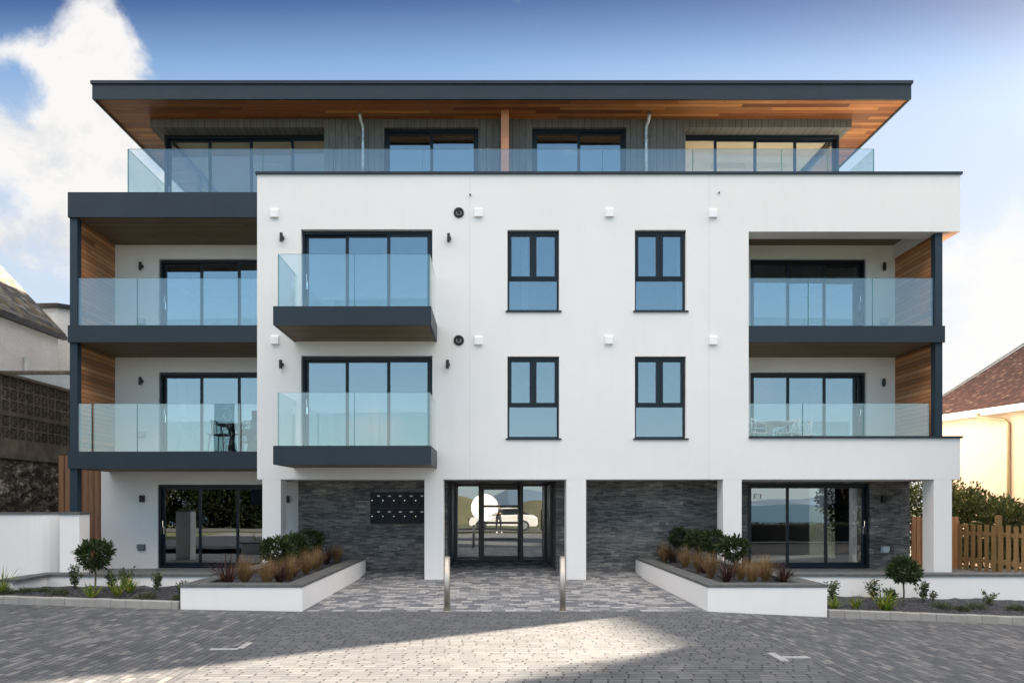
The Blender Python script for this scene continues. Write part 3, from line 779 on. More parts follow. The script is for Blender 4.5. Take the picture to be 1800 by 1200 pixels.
# cedar fin and rainwater pipes
bp(MB().box(PX(881,1.2), PX(894.5,1.2), 1.2, PY-.002, F3+.02, ZW-.001), 'cedar_fin', M['postwood'])
for p in (638, 1136):
    x = PX(p, 1.45); sgn = 1 if p < 800 else -1
    t = MB(); t.tube([(x+.05*(1 if p > 800 else -1)*1.0, 1.30, ZW), (x+.045*(1 if p > 800 else -1), 1.305, ZW-.09), (x+.03*(1 if p > 800 else -1), 1.38, ZW-.19), (x, 1.46, ZW-.27), (x, 1.47, ZW-.36), (x, 1.47, F3+.02)], .042, 12)
    for zz in (ZW-.62, ZW-1.7): t.tube([(x, 1.47, zz), (x, 1.47, zz+.05)], .052, 12)
    bp(t, 'rainwater_pipe', M['galv'], smooth=True)
# ================================================================== THINGS FIXED TO THE WALLS
def thing_mesh(mb, name, mat, label, cat, group=None, **k):
    return tag(mb.build(name, mat, None, **k), label, cat, group)
def wall_lamp(x, y, z, label, round_=True):
    o = tag(empty('wall_lamp', (x, y, z)), label, 'wall lamp', 'black wall lamps on the building')
    if round_:
        t = MB(); t.tube([(x, y-.075, z-.095), (x, y-.075, z+.095)], .036, 14); t.build('lamp_body', M['black'], o, loc=(x, y, z), smooth=False)
        t = MB(); t.box(x-.028+.02, x+.028+.02, y-.062, y, z-.032, z+.032); t.tube([(x+.022, y-.07, z), (x+.022, y, z)], .034, 12); t.build('bracket', M['black'], o, loc=(x, y, z))
    else:
        t = MB(); t.box(x-.05, x+.05, y-.10, y-.012, z-.085, z+.085); t.build('lamp_body', M['black'], o, loc=(x, y, z))
        t = MB(); t.box(x-.038, x+.038, y-.012, y, z-.07, z+.07); t.build('bracket', M['black'], o, loc=(x, y, z))
for p, q, Y, lab in ((496,419,0,'small black tube lamp left of the upper middle balcony door'), (789,420,0,'small black tube lamp right of the upper middle balcony door'),
                     (495,641,0,'small black tube lamp left of the lower middle balcony door'), (787,641,0,'small black tube lamp right of the lower middle balcony door'),
                     (249,469,BW,'black tube lamp on the back wall of the upper left balcony'), (249,670,BW,'black tube lamp on the back wall of the lower left balcony'),
                     (1552,470,BW,'black tube lamp on the back wall of the upper right loggia'), (1551,673,BW,'black tube lamp on the back wall of the lower right loggia')):
    wall_lamp(PX(p,Y), Y, PZ(q,Y), lab)
wall_lamp(PX(251.5,BW), BW, PZ(876,BW), 'square black lamp on the white ground floor wall left of the dark patio door', False)
wall_lamp(PX(505.5,BW), BW, PZ(877,BW), 'square black lamp on the narrow white wall beside the leftmost column', False)
wall_lamp(PX(1551.5,BW), BW, PZ(877,BW), 'square black lamp on the grey stone wall right of the patio door', False)
def louvre(x, z, lab):
    o = tag(empty('wall_vent', (x, 0, z)), lab, 'air vent', 'square white air vents')
    MB().box(x-.10, x+.10, -.022, -.0005, z-.10, z+.10).build('back_plate', M['whitepl'], o, loc=(x,0,z), bevel=.004)
    t = MB(); t.prism([(-.022, z+.085), (-.060, z+.06), (-.060, z-.105), (-.052, z-.105), (-.022, z-.09)], 'x', x-.085, x+.085)
    t.build('cowl', M['whitepl'], o, loc=(x,0,z), bevel=.003)
for p, q, lab in ((483,375,'white vent at the top left corner of the white wall'), (841,374,'white vent beside the upper round black flue'),
                  (1071,374,'white vent above and left of the upper right casement window'), (1253,375,'white vent in the upper row nearest the loggia'),
                  (484,597,'white vent beside the underside of the upper middle balcony'), (841,598,'white vent beside the lower round black flue'),
                  (1070,597,'white vent between floors left of the right casement windows'), (1253,598,'white vent in the lower row nearest the loggia')):
    louvre(PX(p,0), PZ(q,0), lab)
for q, lab in ((374,'round black flue outlet above the upper row of windows'), (598,'round black flue outlet between the two window rows')):
    x, z = PX(806.5,0), PZ(q,0)
    o = tag(empty('flue_outlet', (x, 0, z)), lab, 'flue outlet', 'round black flue outlets')
    t = MB()
    for k in range(24):
        a, c = 2*math.pi*k/24, 2*math.pi*(k+1)/24
        def R(r, y, th): return (x+r*math.cos(th), y, z+r*math.sin(th))
        for (r1, y1), (r2, y2) in (((.118,-.0005),(.118,-.022)), ((.118,-.022),(.10,-.03)), ((.10,-.03),(.066,-.03)), ((.066,-.03),(.060,-.004))):
            t.face(R(r1,y1,a), R(r1,y1,c), R(r2,y2,c), R(r2,y2,a))
    t.build('collar', M['greypl'] if False else M['black'], o, loc=(x,0,z), smooth=True, merge=True)
    t = MB(); t.tube([(x, -.003, z), (x, -.085, z)], .040, 16); t.build('nozzle', M['black'], o, loc=(x,0,z))
for p, q, lab in ((827,342.5,'tiny dark overflow pipe above the upper round flue'), (1264,339,'tiny dark overflow pipe high on the wall near the loggia')):
    x, z = PX(p,0), PZ(q,0)
    thing_mesh(MB().tube([(x, .02, z), (x-.01, -.05, z-.012)], .018, 10), 'overflow_pipe', M['black'], lab, 'overflow pipe', 'overflow pipes', loc=(x,0,z))
def hood(x, y, z, mat, lab):
    o = tag(empty('boiler_vent', (x, y, z)), lab, 'vent hood', 'grey vent hoods low on the walls')
    MB().box(x-.10, x+.10, y-.012, y-.0005, z-.085, z+.075).build('back_plate', mat, o, loc=(x,y,z))
    t = MB(); t.prism([(-.09, .075), (.09, .075), (.09, -.02), (.055, -.075), (-.055, -.075), (-.09, -.02)], 'y', -.075, -.012)
    t.v = [(a+x, b+y, c+z) for a, b, c in t.v]; t.build('hood', mat, o, loc=(x,y,z), bevel=.008)
hood(PX(249,BW), BW, PZ(961,BW), M['greypl'], 'dark grey vent hood low on the left ground floor wall')
hood(PX(249,BW), BW, PZ(565,BW), M['ltgrey'], 'grey vent hood behind the glass of the upper left balcony')
hood(PX(250,BW), BW, PZ(763,BW), M['ltgrey'], 'grey vent hood behind the glass of the lower left balcony')
hood(PX(1553,BW), BW, PZ(565,BW), M['ltgrey'], 'grey vent hood behind the glass of the upper right loggia')
hood(PX(1555,BW), BW, PZ(965,BW), M['ltgrey'], 'pale grey vent hood low on the right stone wall')
# letter boxes
M['boxdoor'] = plain('letterbox_paint', (.006,.009,.015), .45, .1, 4, spec=.2)
mbx = tag(empty('letterbox_bank', (PX(698,.9), 1.0, PZ(920,.9))), 'bank of ten dark letterboxes on the grey stone wall left of the entrance', 'letterboxes')
lx0, lz0, lz1 = PX(651,.9), PZ(920,.9), PZ(864.5,.9); lw = 19.1*(D+.9)/1200; lh = (lz1-lz0)/2
c_ = (PX(698,.9), 1.0, PZ(920,.9))
MB().box(lx0, lx0+lw*5, .905, .999, lz0, lz1).build('casing', M['black'], mbx, loc=c_)
for i in range(5):
    for j in range(2):
        x = lx0+i*lw; z = lz0+j*lh
        d = MB().box(x+.007, x+lw-.007, .893, .904, z+.007, z+lh-.007).build('letterbox_door', M['boxdoor'], mbx, loc=c_)
        l_ = MB().box(x+lw-.095, x+lw-.03, .890, .8925, z+lh-.105, z+lh-.080).build('name_plate', M['whitepl'], d, loc=c_)
        k_ = MB().tube([(x+.045, .885, z+lh-.20), (x+.045, .893, z+lh-.20)], .013, 10).build('lock', M['chrome'], d, loc=c_)
        l_.location = k_.location = (0, 0, 0)
# white disc on the lobby side of the entrance glass

# ================================================================== BOLLARDS, PLANTERS, WALLS
for p, lab in ((785.5, 'stainless steel bollard in front of the column left of the entrance'), (989.4, 'stainless steel bollard in front of the column right of the entrance')):
    x = PX(p, -4.6); y = -4.56
    o = tag(empty('bollard', (x, y, 0)), lab, 'bollard', 'stainless steel bollards')
    MB().tube([(x, y, -.05), (x, y, .865)], .050, 24).build('post', M['steel'], o, loc=(x,y,0), smooth=False)
    MB().tube([(x, y, .8655), (x, y, .877), (x, y, .882)], [.051, .050, .042], 24).build('cap', M['steel'], o, loc=(x,y,0))
    MB().tube([(x, y, .001), (x, y, .008)], [.072, .070], 24).build('base_ring', M['steel'], o, loc=(x,y,0))
    for q in kids(o):
        if q.name.startswith('post'):
            for f in q.data.polygons: f.use_smooth = len(f.vertices) == 4
def ring(mb, x0, x1, y0, y1, z0, z1, t):
    mb.box(x0, x1, y0, y0+t, z0, z1); mb.box(x0, x1, y1-t, y1, z0, z1); mb.box(x0, x0+t, y0+t, y1-t, z0, z1); mb.box(x1-t, x1, y0+t, y1-t, z0, z1)
def planter(x0, x1, y0, y1, lab, zf):
    o = tag(empty('planter', ((x0+x1)/2, y0, 0)), lab, 'planter', 'white rendered planters'); c = ((x0+x1)/2, y0, 0)
    a = MB(); ring(a, x0, x1, y0, y1, zf, .385, .22); a.build('planter_wall', M['render'], o, loc=c)
    a = MB(); ring(a, x0-.012, x1+.012, y0-.014, y1, .386, .432, .31); a.build('coping', M['slate'], o, loc=c, bevel=.004)
    s = MB(); nx, ny = 9, 22; xs = [x0+.22+(x1-x0-.44)*i/nx for i in range(nx+1)]; ys = [y0+.22+(y1-y0-.44)*i/ny for i in range(ny+1)]
    for y in ys:
        for x in xs: s.v.append((x, y, .34+random.uniform(-.02,.03)))
    for j in range(ny):
        for i in range(nx): a_ = j*(nx+1)+i; s.f.append((a_, a_+1, a_+nx+2, a_+nx+1))
    s.build('planter_soil', M['soil'], o, loc=c)
    return o
planter(-5.03, -3.07, -4.58, .94, 'long white planter with slate coping left of the entrance paving', -.06)
planter(3.465, 5.39, -4.58, .98, 'long white planter with slate coping right of the entrance paving', -.25)
for nm, x0, x1, xx in (('terrace_wall', -8.2, -5.06, 'low white wall with slate coping behind the left planting bed'), ('terrace_wall', 5.43, 15.5, 'low white wall with slate coping behind the right planting bed')):
    o = tag(empty(nm, ((x0+x1)/2, -3.33, 0)), xx, 'low wall', 'low white terrace walls'); c = ((x0+x1)/2, -3.33, 0)
    a = MB().box(x0, x1, -3.31, -3.12, -.4, .425)
    b_ = MB().box(x0-.02, x1, -3.335, -2.99, .426, .470)
    if x0 < 0:
        a.box(x0-.0, x0+.19, -4.2, -3.31, -.3, .425); b_.box(x0-.07, x0+.27, -4.22, -3.336, .426, .470)
    a.build('wall_body', M['render'], o, loc=c); b_.build('coping', M['slate'], o, loc=c)
# tall left garden wall that curves in behind its end pier
yw = -1.0
o = tag(empty('garden_wall', (-9.5, yw, 0)), 'shoulder high white garden wall curving in behind a square end pier at far left', 'garden wall')
path = [(-16, yw+.30), (-12, yw+.30), (-10.1, yw+.30)]
for k in range(1, 9): th = k/8*math.pi/2; path.append((-10.1+.68*math.sin(th), yw+.30+.68*(1-math.cos(th))))
w_ = MB(); cp = MB()
def off(path, d):
    r = []
    for k, (x, y) in enumerate(path):
        a = Vector(path[max(k-1,0)]); b = Vector(path[min(k+1,len(path)-1)]); t = (b-a).normalized(); n_ = Vector((t.y, -t.x)); r.append((x+n_.x*d, y+n_.y*d))
    return r
def strip(mb, path, d0, d1, z0, z1):
    A, Bq = off(path, d0), off(path, d1)
    for k in range(len(path)-1):
        a, b, c, d = A[k], A[k+1], Bq[k+1], Bq[k]
        mb.face((*a,z0),(*b,z0),(*b,z1),(*a,z1)); mb.face((*d,z0),(*c,z0),(*c,z1),(*d,z1)); mb.face((*a,z1),(*b,z1),(*c,z1),(*d,z1)); mb.face((*a,z0),(*b,z0),(*c,z0),(*d,z0))
    mb.face((*A[-1],z0),(*Bq[-1],z0),(*Bq[-1],z1),(*A[-1],z1)); mb.face((*A[0],z0),(*Bq[0],z0),(*Bq[0],z1),(*A[0],z1))
strip(w_, path, 0, -.22, 0, 1.50); strip(cp, path, .03, -.25, 1.501, 1.545)
w_.build('wall_body', M['render'], o, loc=(-9.5,yw,0), smooth=False, merge=True); cp.build('coping', M['slate'], o, loc=(-9.5,yw,0), merge=True)
d_ = D+yw
MB().box(PX(105,yw), PX(139.5,yw), yw, yw+.37, -.1, 1.50).build('end_pier', M['render'], o, loc=(-9.5,yw,0))
MB().box(PX(103,yw), PX(141.5,yw), yw-.03, yw+.40, 1.502, 1.548).build('coping', M['slate'], o, loc=(-9.5,yw,0))
# tall timber gate
gd = tag(empty('timber_gate', (-10.4, 1.75, .09)), 'tall vertical board cedar gate between the left wall and the building', 'gate'); gc = (-10.4, 1.75, .09)
a = MB(); x = PX(104,1.75)
while x < -9.93: a.box(x, min(x+.138, -9.92), 1.72+random.uniform(-.012,.012), 1.76, .08, 2.95); x += .148
a.build('boards', M['gatewood'], gd, loc=gc)
a = MB(); a.box(PX(104,1.75), -9.93, 1.765, 1.81, .5, .6); a.box(PX(104,1.75), -9.93, 1.765, 1.81, 2.4, 2.5); a.build('rail', M['gatewood'], gd, loc=gc)

# kerbs and beds
kg = 'concrete kerb edging stones'
for x0, x1, lab in ((-13.0, -5.06, 'row of concrete kerb blocks edging the left planting bed'), (5.41, 14.5, 'row of concrete kerb blocks edging the right planting bed')):
    k = MB(); x = x0
    while x < x1-.05:
        xe = min(x+.245, x1); z0, z1 = hx(x), hx(xe)
        i = len(k.v); yk = -4.62+random.uniform(-.004,.004); dz = .125+random.uniform(-.004,.004)
        for yy in (yk, yk+.10):
            k.v += [(x+.003,yy,z0-.06),(xe-.003,yy,z1-.06),(xe-.003,yy,z1+dz-(.012 if yy == yk else 0)),(x+.003,yy,z0+dz-(.012 if yy == yk else 0))]
        k.v += [(xe-.003,yk+.014,z1+dz),(x+.003,yk+.014,z0+dz)]
        k.f += [(i,i+1,i+2,i+3),(i+4,i+7,i+6,i+5),(i,i+3,i+9,i+7,i+4),(i+1,i+5,i+6,i+8,i+2),(i+3,i+2,i+8,i+9),(i+9,i+8,i+6,i+7)]
        x += .245
    tag(k.build('kerb', M['kerb'], None), kind='structure')
def bed(name, x0, x1, zf):
    s = MB(); n1, n2 = int((x1-x0)/.12), 11
    for j in range(n2+1):
        for i in range(n1+1):
            x = x0+(x1-x0)*i/n1; t = j/n2; y = -4.53+t*1.23
            s.v.append((x, y, zf(x, t)+random.uniform(-.018,.022)+.03*math.sin(t*3.1)))
    for j in range(n2):
        for i in range(n1): a_ = j*(n1+1)+i; s.f.append((a_, a_+1, a_+n1+2, a_+n1+1))
    return tag(s.build(name, M['soil']), kind='structure')
bedL = lambda x, t: lerp(t, 0, 1, hx(x)+.10, .245)
bedR = lambda x, t: lerp(t, 0, 1, hx(x)+.09, lerp(x, 5.4, 9.5, .085, .0))
bed('planting_bed_left', -13.0, -5.05, bedL); bed('planting_bed_right', 5.41, 14.5, bedR)
def soilz(x, y):
    t = (y+4.53)/1.23
    if -5.05 < x < -3 or 3.4 < x < 5.4: return .345
    return (bedL if x < 0 else bedR)(x, t)+.01

# ================================================================== PLANTS
def leaf(mb, p, d, L, Wd, up=None):
    d = d.normalized(); s = d.cross(up if up is not None else Vector((random.uniform(-1,1), random.uniform(-1,1), random.uniform(-1,1)))).normalized()
    n_ = d.cross(s); a = p; b = p+d*L*.5+s*Wd*.5+n_*L*.05; c = p+d*L; e = p+d*L*.5-s*Wd*.5+n_*L*.05
    mb.face(a, b, c, e)
def crown(mb, c, rx, rz, n_, L, Wd, gaps=6, fill=.35):
    c = Vector(c); holes_ = [Vector((random.gauss(0,1), random.gauss(0,1), random.gauss(0,1))).normalized() for _ in range(gaps)]
    k = 0
    while k < n_:
        v = Vector((random.gauss(0,1), random.gauss(0,1), random.gauss(0,1))).normalized()
        rr = random.uniform(fill, 1)**.5
        lump = 1+.24*math.sin(v.x*5+c.x*3)*math.cos(v.z*4+v.y*5+c.y)
        if any(v.dot(h) > .93 for h in holes_) and rr > .75 and random.random() < .8: continue
        p = c+Vector((v.x*rx, v.y*rx, v.z*rz))*rr*lump
        d = (v+Vector((random.gauss(0,.5), random.gauss(0,.5), random.gauss(0,.5)+.25))).normalized()
        leaf(mb, p, d, L*random.uniform(.7,1.3), Wd*random.uniform(.8,1.2)); k += 1
def bay(x, y, zc, r, lab, zg=None, group='small ball headed bay trees'):
    z0 = soilz(x, y) if zg is None else zg
    o = tag(empty('bay_tree', (x, y, z0)), lab, 'bay tree', group)
    t = MB(); pts = [(x, y, z0-.05), (x+.01, y, z0+(zc-z0)*.4), (x-.008, y+.01, zc-r*.3)]
    t.tube(pts, [.017, .014, .012], 8)
    for k in range(9):
        th = random.uniform(0, 6.28); e = random.uniform(-.1, .9); L_ = r*random.uniform(.5,.85)
        t.tube([(x, y, zc-r*.55), (x+L_*.5*math.cos(th), y+L_*.5*math.sin(th), zc-r*.4+L_*.3*e), (x+L_*math.cos(th), y+L_*math.sin(th), zc-r*.3+L_*e)], [.008,.005,.003], 5)
    t.build('trunk', M['bark'], o, loc=(x,y,z0))
    m_ = MB(); m_.nonorm = True; crown(m_, (x, y, zc), r*.92, r*.80, int(1300*(r/.28)**2), .085, .034)
    m_.build('crown', M['bay'], o, loc=(x,y,z0))
    return o
def blades(mb, x, y, z, n_, L, Wd, spread, droop, upk=1.0):
    for _ in range(n_):
        th = random.uniform(0, 6.283); l = L*random.uniform(.6,1.15); sp = spread*random.uniform(.15,1); w = Wd*random.uniform(.7,1.2)
        d = Vector((math.cos(th), math.sin(th), 0)); s = Vector((-d.y, d.x, 0)); base = Vector((x, y, z))+d*random.uniform(0,.03)
        pts = []
        for k in range(6):
            t = k/5; pts.append(base+d*sp*l*t+Vector((0,0,upk*l*(t-droop*random.uniform(.85,1.1)*t*t*sp))))
        for k in range(5):
            a, b = w*(1-(k/5)**1.6)*.5, w*(1-((k+1)/5)**1.6)*.5
            mb.face(pts[k]-s*a, pts[k]+s*a, pts[k+1]+s*b, pts[k+1]-s*b)
def tuft(name, x, y, mat, lab, cat, group, n_, L, Wd, spread, droop):
    z = soilz(x, y); mb = MB(); mb.nonorm = True; blades(mb, x, y, z-.02, n_, L, Wd, spread, droop)
    return thing_mesh(mb, name, M[mat], lab, cat, group, loc=(x,y,z), merge=False)
def shrub(x, y, h, r, lab, n_=260):
    z = soilz(x, y); o = tag(empty('leafy_shrub', (x, y, z)), lab, 'shrub', 'young leafy shrubs in the beds')
    st = MB(); lf = MB(); lf.nonorm = True
    for k in range(7):
        th = random.uniform(0, 6.28); L_ = h*random.uniform(.7,1.05); e = r*random.uniform(.2,.9)
        P = [Vector((x, y, z-.02)), Vector((x+e*.4*math.cos(th), y+e*.4*math.sin(th), z+L_*.5)), Vector((x+e*math.cos(th), y+e*math.sin(th), z+L_))]
        st.tube(P, [.006,.004,.002], 5)
        for q in range(n_//7):
            t = random.uniform(.25, 1.02); p = P[0].lerp(P[1], t*2) if t < .5 else P[1].lerp(P[2], t*2-1)
            d = Vector((random.gauss(0,1), random.gauss(0,1), random.gauss(.4,.6)))
            leaf(lf, p+d.normalized()*.02, d, random.uniform(.035,.065), random.uniform(.02,.034))
    st.build('stem', M['bark'], o, loc=(x,y,z)); lf.build('foliage', M['shrub'], o, loc=(x,y,z))
def mound(x, y, r, lab):
    z = soilz(x, y); mb = MB(); mb.nonorm = True
    for _ in range(420):
        v = Vector((random.gauss(0,1), random.gauss(0,1), abs(random.gauss(0,.8)))).normalized()*random.uniform(.4,1)
        p = Vector((x+v.x*r, y+v.y*r, z+v.z*r*.55)); leaf(mb, p, v+Vector((random.gauss(0,.4), random.gauss(0,.4), .5)), random.uniform(.025,.055), .014)
    thing_mesh(mb, 'ground_cover_plant', M['mound'], lab, 'low plant', 'low mounded plants in the beds', loc=(x,y,z))
random.seed(21)
def at(px_, d): return (px_-866)*d/1200, d-D
x, y = at(167, 11.45); bay(x, y, CZ-(974-884)*11.45/1200, .27, 'ball headed bay tree alone in the left planting bed')
x, y = at(1588, 11.6); bay(x, y, CZ-(1001-884)*11.6/1200, .25, 'ball headed bay tree alone in the right planting bed')
for k, (p, d, q, r, lab) in enumerate(((487,12.8,966,.30,'bay tree nearest the front in the left planter'), (519,14.0,957,.27,'middle bay tree in the left planter'), (545,15.2,950,.29,'bay tree furthest back in the left planter'),
        (1290,12.5,963,.25,'bay tree nearest the front in the right planter'), (1254,13.8,951,.26,'second bay tree from the front in the right planter'), (1226,14.9,949,.25,'third bay tree from the front in the right planter'), (1195,16.1,944,.25,'bay tree furthest back in the right planter'))):
    x, y = at(p, d); bay(x, y, CZ-(q-884)*d/1200, r, lab)
for p, d, L, lab in ((401,11.6,.62,'spiky purple plant at the front left corner of the left planter'), (492,12.0,.50,'spiky purple plant under the front bay tree of the left planter'), (515,13.0,.50,'spiky purple plant under the middle bay tree of the left planter'), (574,15.7,.55,'spiky purple plant at the back of the left planter'),
        (1276,12.0,.58,'spiky purple plant under the front bay tree of the right planter'), (1378,11.9,.42,'small spiky purple plant at the right corner of the right planter'), (1182,16.0,.55,'spiky purple plant at the back of the right planter'), (1238,13.6,.42,'spiky purple plant between grasses in the right planter')):
    x, y = at(p, d); tuft('purple_cordyline', x, y, 'purple', lab, 'spiky plant', 'spiky purple plants in the planters', 60, L*1.05, .026, .85, .6)
for p, d, lab in ((430,11.9,'tan grass at the front of the left planter beside the corner spiky plant'), (470,11.8,'tan grass at the front right of the left planter'), (508,12.3,'tan grass near the right coping of the left planter'), (538,13.4,'bright tan grass tuft in the middle of the left planter'), (556,14.4,'tan grass tuft towards the back of the left planter'), (592,16.0,'small tan grass at the far end of the left planter'),
        (1322,11.9,'tan grass centred at the front of the right planter'), (1302,12.4,'tan grass right of the front bay tree in the right planter'), (1345,12.2,'pale tan grass left of the small purple plant in the right planter'), (1250,12.9,'tan grass left of the front bay tree in the right planter'), (1228,13.9,'tan grass under the middle bay trees of the right planter'), (1204,14.8,'tan grass towards the back of the right planter'), (1168,16.1,'thin tan grass at the far end of the right planter')):
    x, y = at(p, d); tuft('tan_grass', x, y, 'tan', lab, 'grass tuft', 'tan ornamental grasses in the planters', 560, .60, .0050, .62, .75)
for p, d, L, lab in ((160,11.1,.42,'green strap leaved plant at the foot of the left bay tree'), (206,11.3,.46,'yellow green strap leaved plant right of the left bay tree'), (228,11.6,.40,'strap leaved plant beside the leafy shrubs in the left bed'), (4,11.3,.62,'tall strap leaved plant cut by the left edge of the picture'),
        (1466,11.2,.34,'strap leaved plant touching the right planter'), (1504,11.3,.34,'small strap leaved plant second from the right planter'), (1550,11.3,.50,'large strap leaved plant left of the right bay tree'), (1560,11.2,.40,'strap leaved plant crowding the big one by the right bay tree')):
    x, y = at(p, d); tuft('strap_leaf_plant', x, y, 'lily', lab, 'strap leaved plant', 'strap leaved plants in the beds', 34, L, .026, .85, .7)
for p, d, h, r, lab in ((131,11.8,.42,.13,'upright leafy shrub left of the left bay tree'), (197,11.7,.36,.16,'leafy shrub just right of the left bay trunk'), (221,11.9,.34,.13,'leafy shrub third from the left planter'), (276,11.8,.30,.12,'leafy shrub standing alone between two mounds in the left bed'), (321,11.5,.22,.13,'leafy shrub touching the left planter'),
        (1464,11.8,.34,.12,'leafy shrub next to the right planter'), (1535,11.9,.36,.16,'bushy shrub left of the right bay tree'), (1568,11.9,.2,.12,'small shrub behind the right bay trunk'), (1622,11.9,.36,.15,'leafy shrub just right of the right bay tree')):
    x, y = at(p, d); shrub(x, y, h, r, lab)
for p, d, r, lab in ((8,11.3,.16,'low plant at the left edge of the left bed'), (44,11.4,.15,'low plant second from the left edge'), (78,11.5,.12,'low pale plant left of the first shrub'), (104,11.3,.17,'low plant below the first leafy shrub'), (256,11.2,.17,'green mound left of the lone leafy shrub'), (318,11.2,.14,'green mound against the left planter'),
        (1653,11.5,.18,'low plant right of the last leafy shrub in the right bed'), (1690,11.4,.12,'tiny low plant in the middle of the right bed'), (1716,11.5,.17,'wide low plant near the thin twiggy shrub'), (1785,11.5,.15,'low plant near the right edge of the picture')):
    x, y = at(p, d); mound(x, y, r, lab)
x, y = at(1738, 11.8); shrub(x, y, .24, .20, 'thin twiggy shrub near the right end of the right bed', 150)
x, y = at(1640, 11.9); shrub(x, y, .20, .06, 'thin young plant against the right terrace wall', 60)

# ================================================================== BALCONY FURNITURE
def chair(x, y, z, rz, mat, lab, cat='chair', group=None):
    o = tag(empty('balcony_chair', (x, y, z), rz), lab, cat, group)
    def put(mb, nm, sm=False): return mb.build(nm, mat, o, smooth=sm)
    s = MB()
    N = 9
    for i in range(N):
        for j in range(N):
            u, v = i/(N-1)*2-1, j/(N-1)*2-1; s.v.append((u*.22, v*.21, .44+.02*(u*u+v*v)))
    for i in range(N-1):
        for j in range(N-1): a = i*N+j; s.f.append((a, a+1, a+N+1, a+N))
    so_ = put(s, 'seat', True); md = so_.modifiers.new('t', 'SOLIDIFY'); md.thickness = .018
    s = MB(); pts = []
    for k in range(13):
        th = math.pi*(.02+.96*k/12); pts.append((.235*math.cos(th), .19*math.sin(th)+.02, .80 if 3 < k < 9 else .70+.10*(1-abs(k-6)/6)))
    s.tube(pts, .014, 8)
    for k in (2, 4, 6, 8, 10): s.tube([pts[k], (pts[k][0]*.82, pts[k][1]*.85, .46)], .009, 6)
    put(s, 'backrest', True)
    for sx_ in (-1, 1):
        for sy in (-1, 1):
            put(MB().tube([(sx_*.17, sy*.16, .445), (sx_*.22, sy*.21, .0)], [.014, .010], 8), 'leg', True)
        put(MB().tube([(sx_*.235, .02, .70), (sx_*.235, -.15, .67), (sx_*.20, -.17, .45)], .012, 8), 'armrest', True)
    return o
def table(x, y, z, r, mat, lab):
    o = tag(empty('balcony_table', (x, y, z)), lab, 'table')
    t = MB(); t.tube([(0,0,.70), (0,0,.715), (0,0,.735), (0,0,.74)], [r*.86, r*.97, r, r*.99], 40); t.build('table_top', mat, o)
    t = MB(); t.tube([(0,0,.0), (0,0,.02), (0,0,.06), (0,0,.35), (0,0,.62), (0,0,.698)], [.24,.235,.09,.05,.09,.2], 24); t.build('pedestal', mat, o, smooth=True)
    return o
wf = plain('white_furniture', (.80, .81, .80), .35, .02, 4)
zz = F1+.002; zl = PZ(793,0)+.002
table(PX(1352,.95), .95, zz, .62, wf, 'round white pedestal table on the lower right loggia')
chair(PX(1411,1.05), 1.05, zz, math.radians(-95), wf, 'white moulded chair right of the white loggia table', 'chair', 'white chairs round the loggia table')
chair(PX(1388,.55), .55, zz, math.radians(-60), wf, 'white moulded chair tucked under the right side of the loggia table', 'chair', 'white chairs round the loggia table')
chair(PX(1326,.6), .6, zz, math.radians(110), wf, 'white moulded chair at the left end of the loggia table', 'chair', 'white chairs round the loggia table')
chair(PX(388,.85), .85, zl, math.radians(80), M['black'], 'black chair on the lower left balcony with its side to the glass', 'chair', 'black balcony chairs')
chair(PX(424,.7), .7, zl, math.radians(-30), M['black'], 'black chair on the lower left balcony nearest the white wall', 'chair', 'black balcony chairs')
table(PX(408,1.2), 1.2, zl, .36, M['black'], 'small black round table between the black chairs on the lower left balcony')
for o in (q for q in list(bpy.data.objects) if q.name.startswith('balcony_table') and q.get('label','').startswith('small black')): pass
# ================================================================== NEIGHBOURS ON THE LEFT
random.seed(5)
def tile_mat(name, cols, ua, va, L, H, moss=None, rough=.85):
    m, g, b = newmat(name); o = g.obj(); s = dict(zip('xyz', g.sep(o)))
    v, c_, j, fu, fv, row = blocks(g, L, H, .012, .02, s[ua], s[va], .5, 2.0)
    n1 = g.noise(o, 9, 5, .7)
    c = g.ramp(g.m('ADD', v, g.m('MULTIPLY', g.m('SUBTRACT', n1, .5), .8)), cols)
    if moss: c = g.mix(g.mr(g.noise(o, 1.8, 6, .7), .48, .66, 0, .8), c, moss)
    c = g.mix(g.m('MULTIPLY', j, .7), c, (.02,.015,.012))
    g.L.new(c, b.inputs['Base Color']); b.inputs['Roughness'].default_value = rough
    bump(g, b, g.m('SUBTRACT', g.m('ADD', g.m('MULTIPLY', fv, .8), g.m('MULTIPLY', v, .5)), j), .9, .03)
    return m
M['slateroof'] = tile_mat('mossy_slate_roof', [(0,(.035,.035,.035)),(.5,(.08,.078,.07)),(.85,(.16,.15,.13)),(1,(.26,.24,.2))], 'y', 'z', .3, .16, (.22,.14,.03))
M['redroof'] = tile_mat('red_clay_tile', [(0,(.035,.013,.009)),(.45,(.064,.023,.015)),(.8,(.092,.033,.021)),(.97,(.15,.075,.05)),(1,(.26,.17,.12))], 'y', 'z', .11, .055)
m, g, b = newmat('roughcast'); o = g.obj()
g.L.new(g.ramp(g.noise(o, 1.1, 6, .65), [(.3,(.66,.66,.65)),(.7,(.78,.775,.76))]), b.inputs['Base Color']); b.inputs['Roughness'].default_value = .9
bump(g, b, g.noise(g.vm('MULTIPLY', o, (1,1,1.6)), 14, 3, .6), 1.0, .05); M['roughcast'] = m
m, g, b = newmat('cream_render'); o = g.obj()
g.L.new(g.ramp(g.noise(o, .8, 6, .65), [(.3,(.60,.46,.335)),(.7,(.66,.515,.38))]), b.inputs['Base Color']); b.inputs['Roughness'].default_value = .9
bump(g, b, g.noise(o, 30, 3, .6), .5, .01); M['cream'] = m
m, g, b = newmat('weathered_block'); o = g.obj()
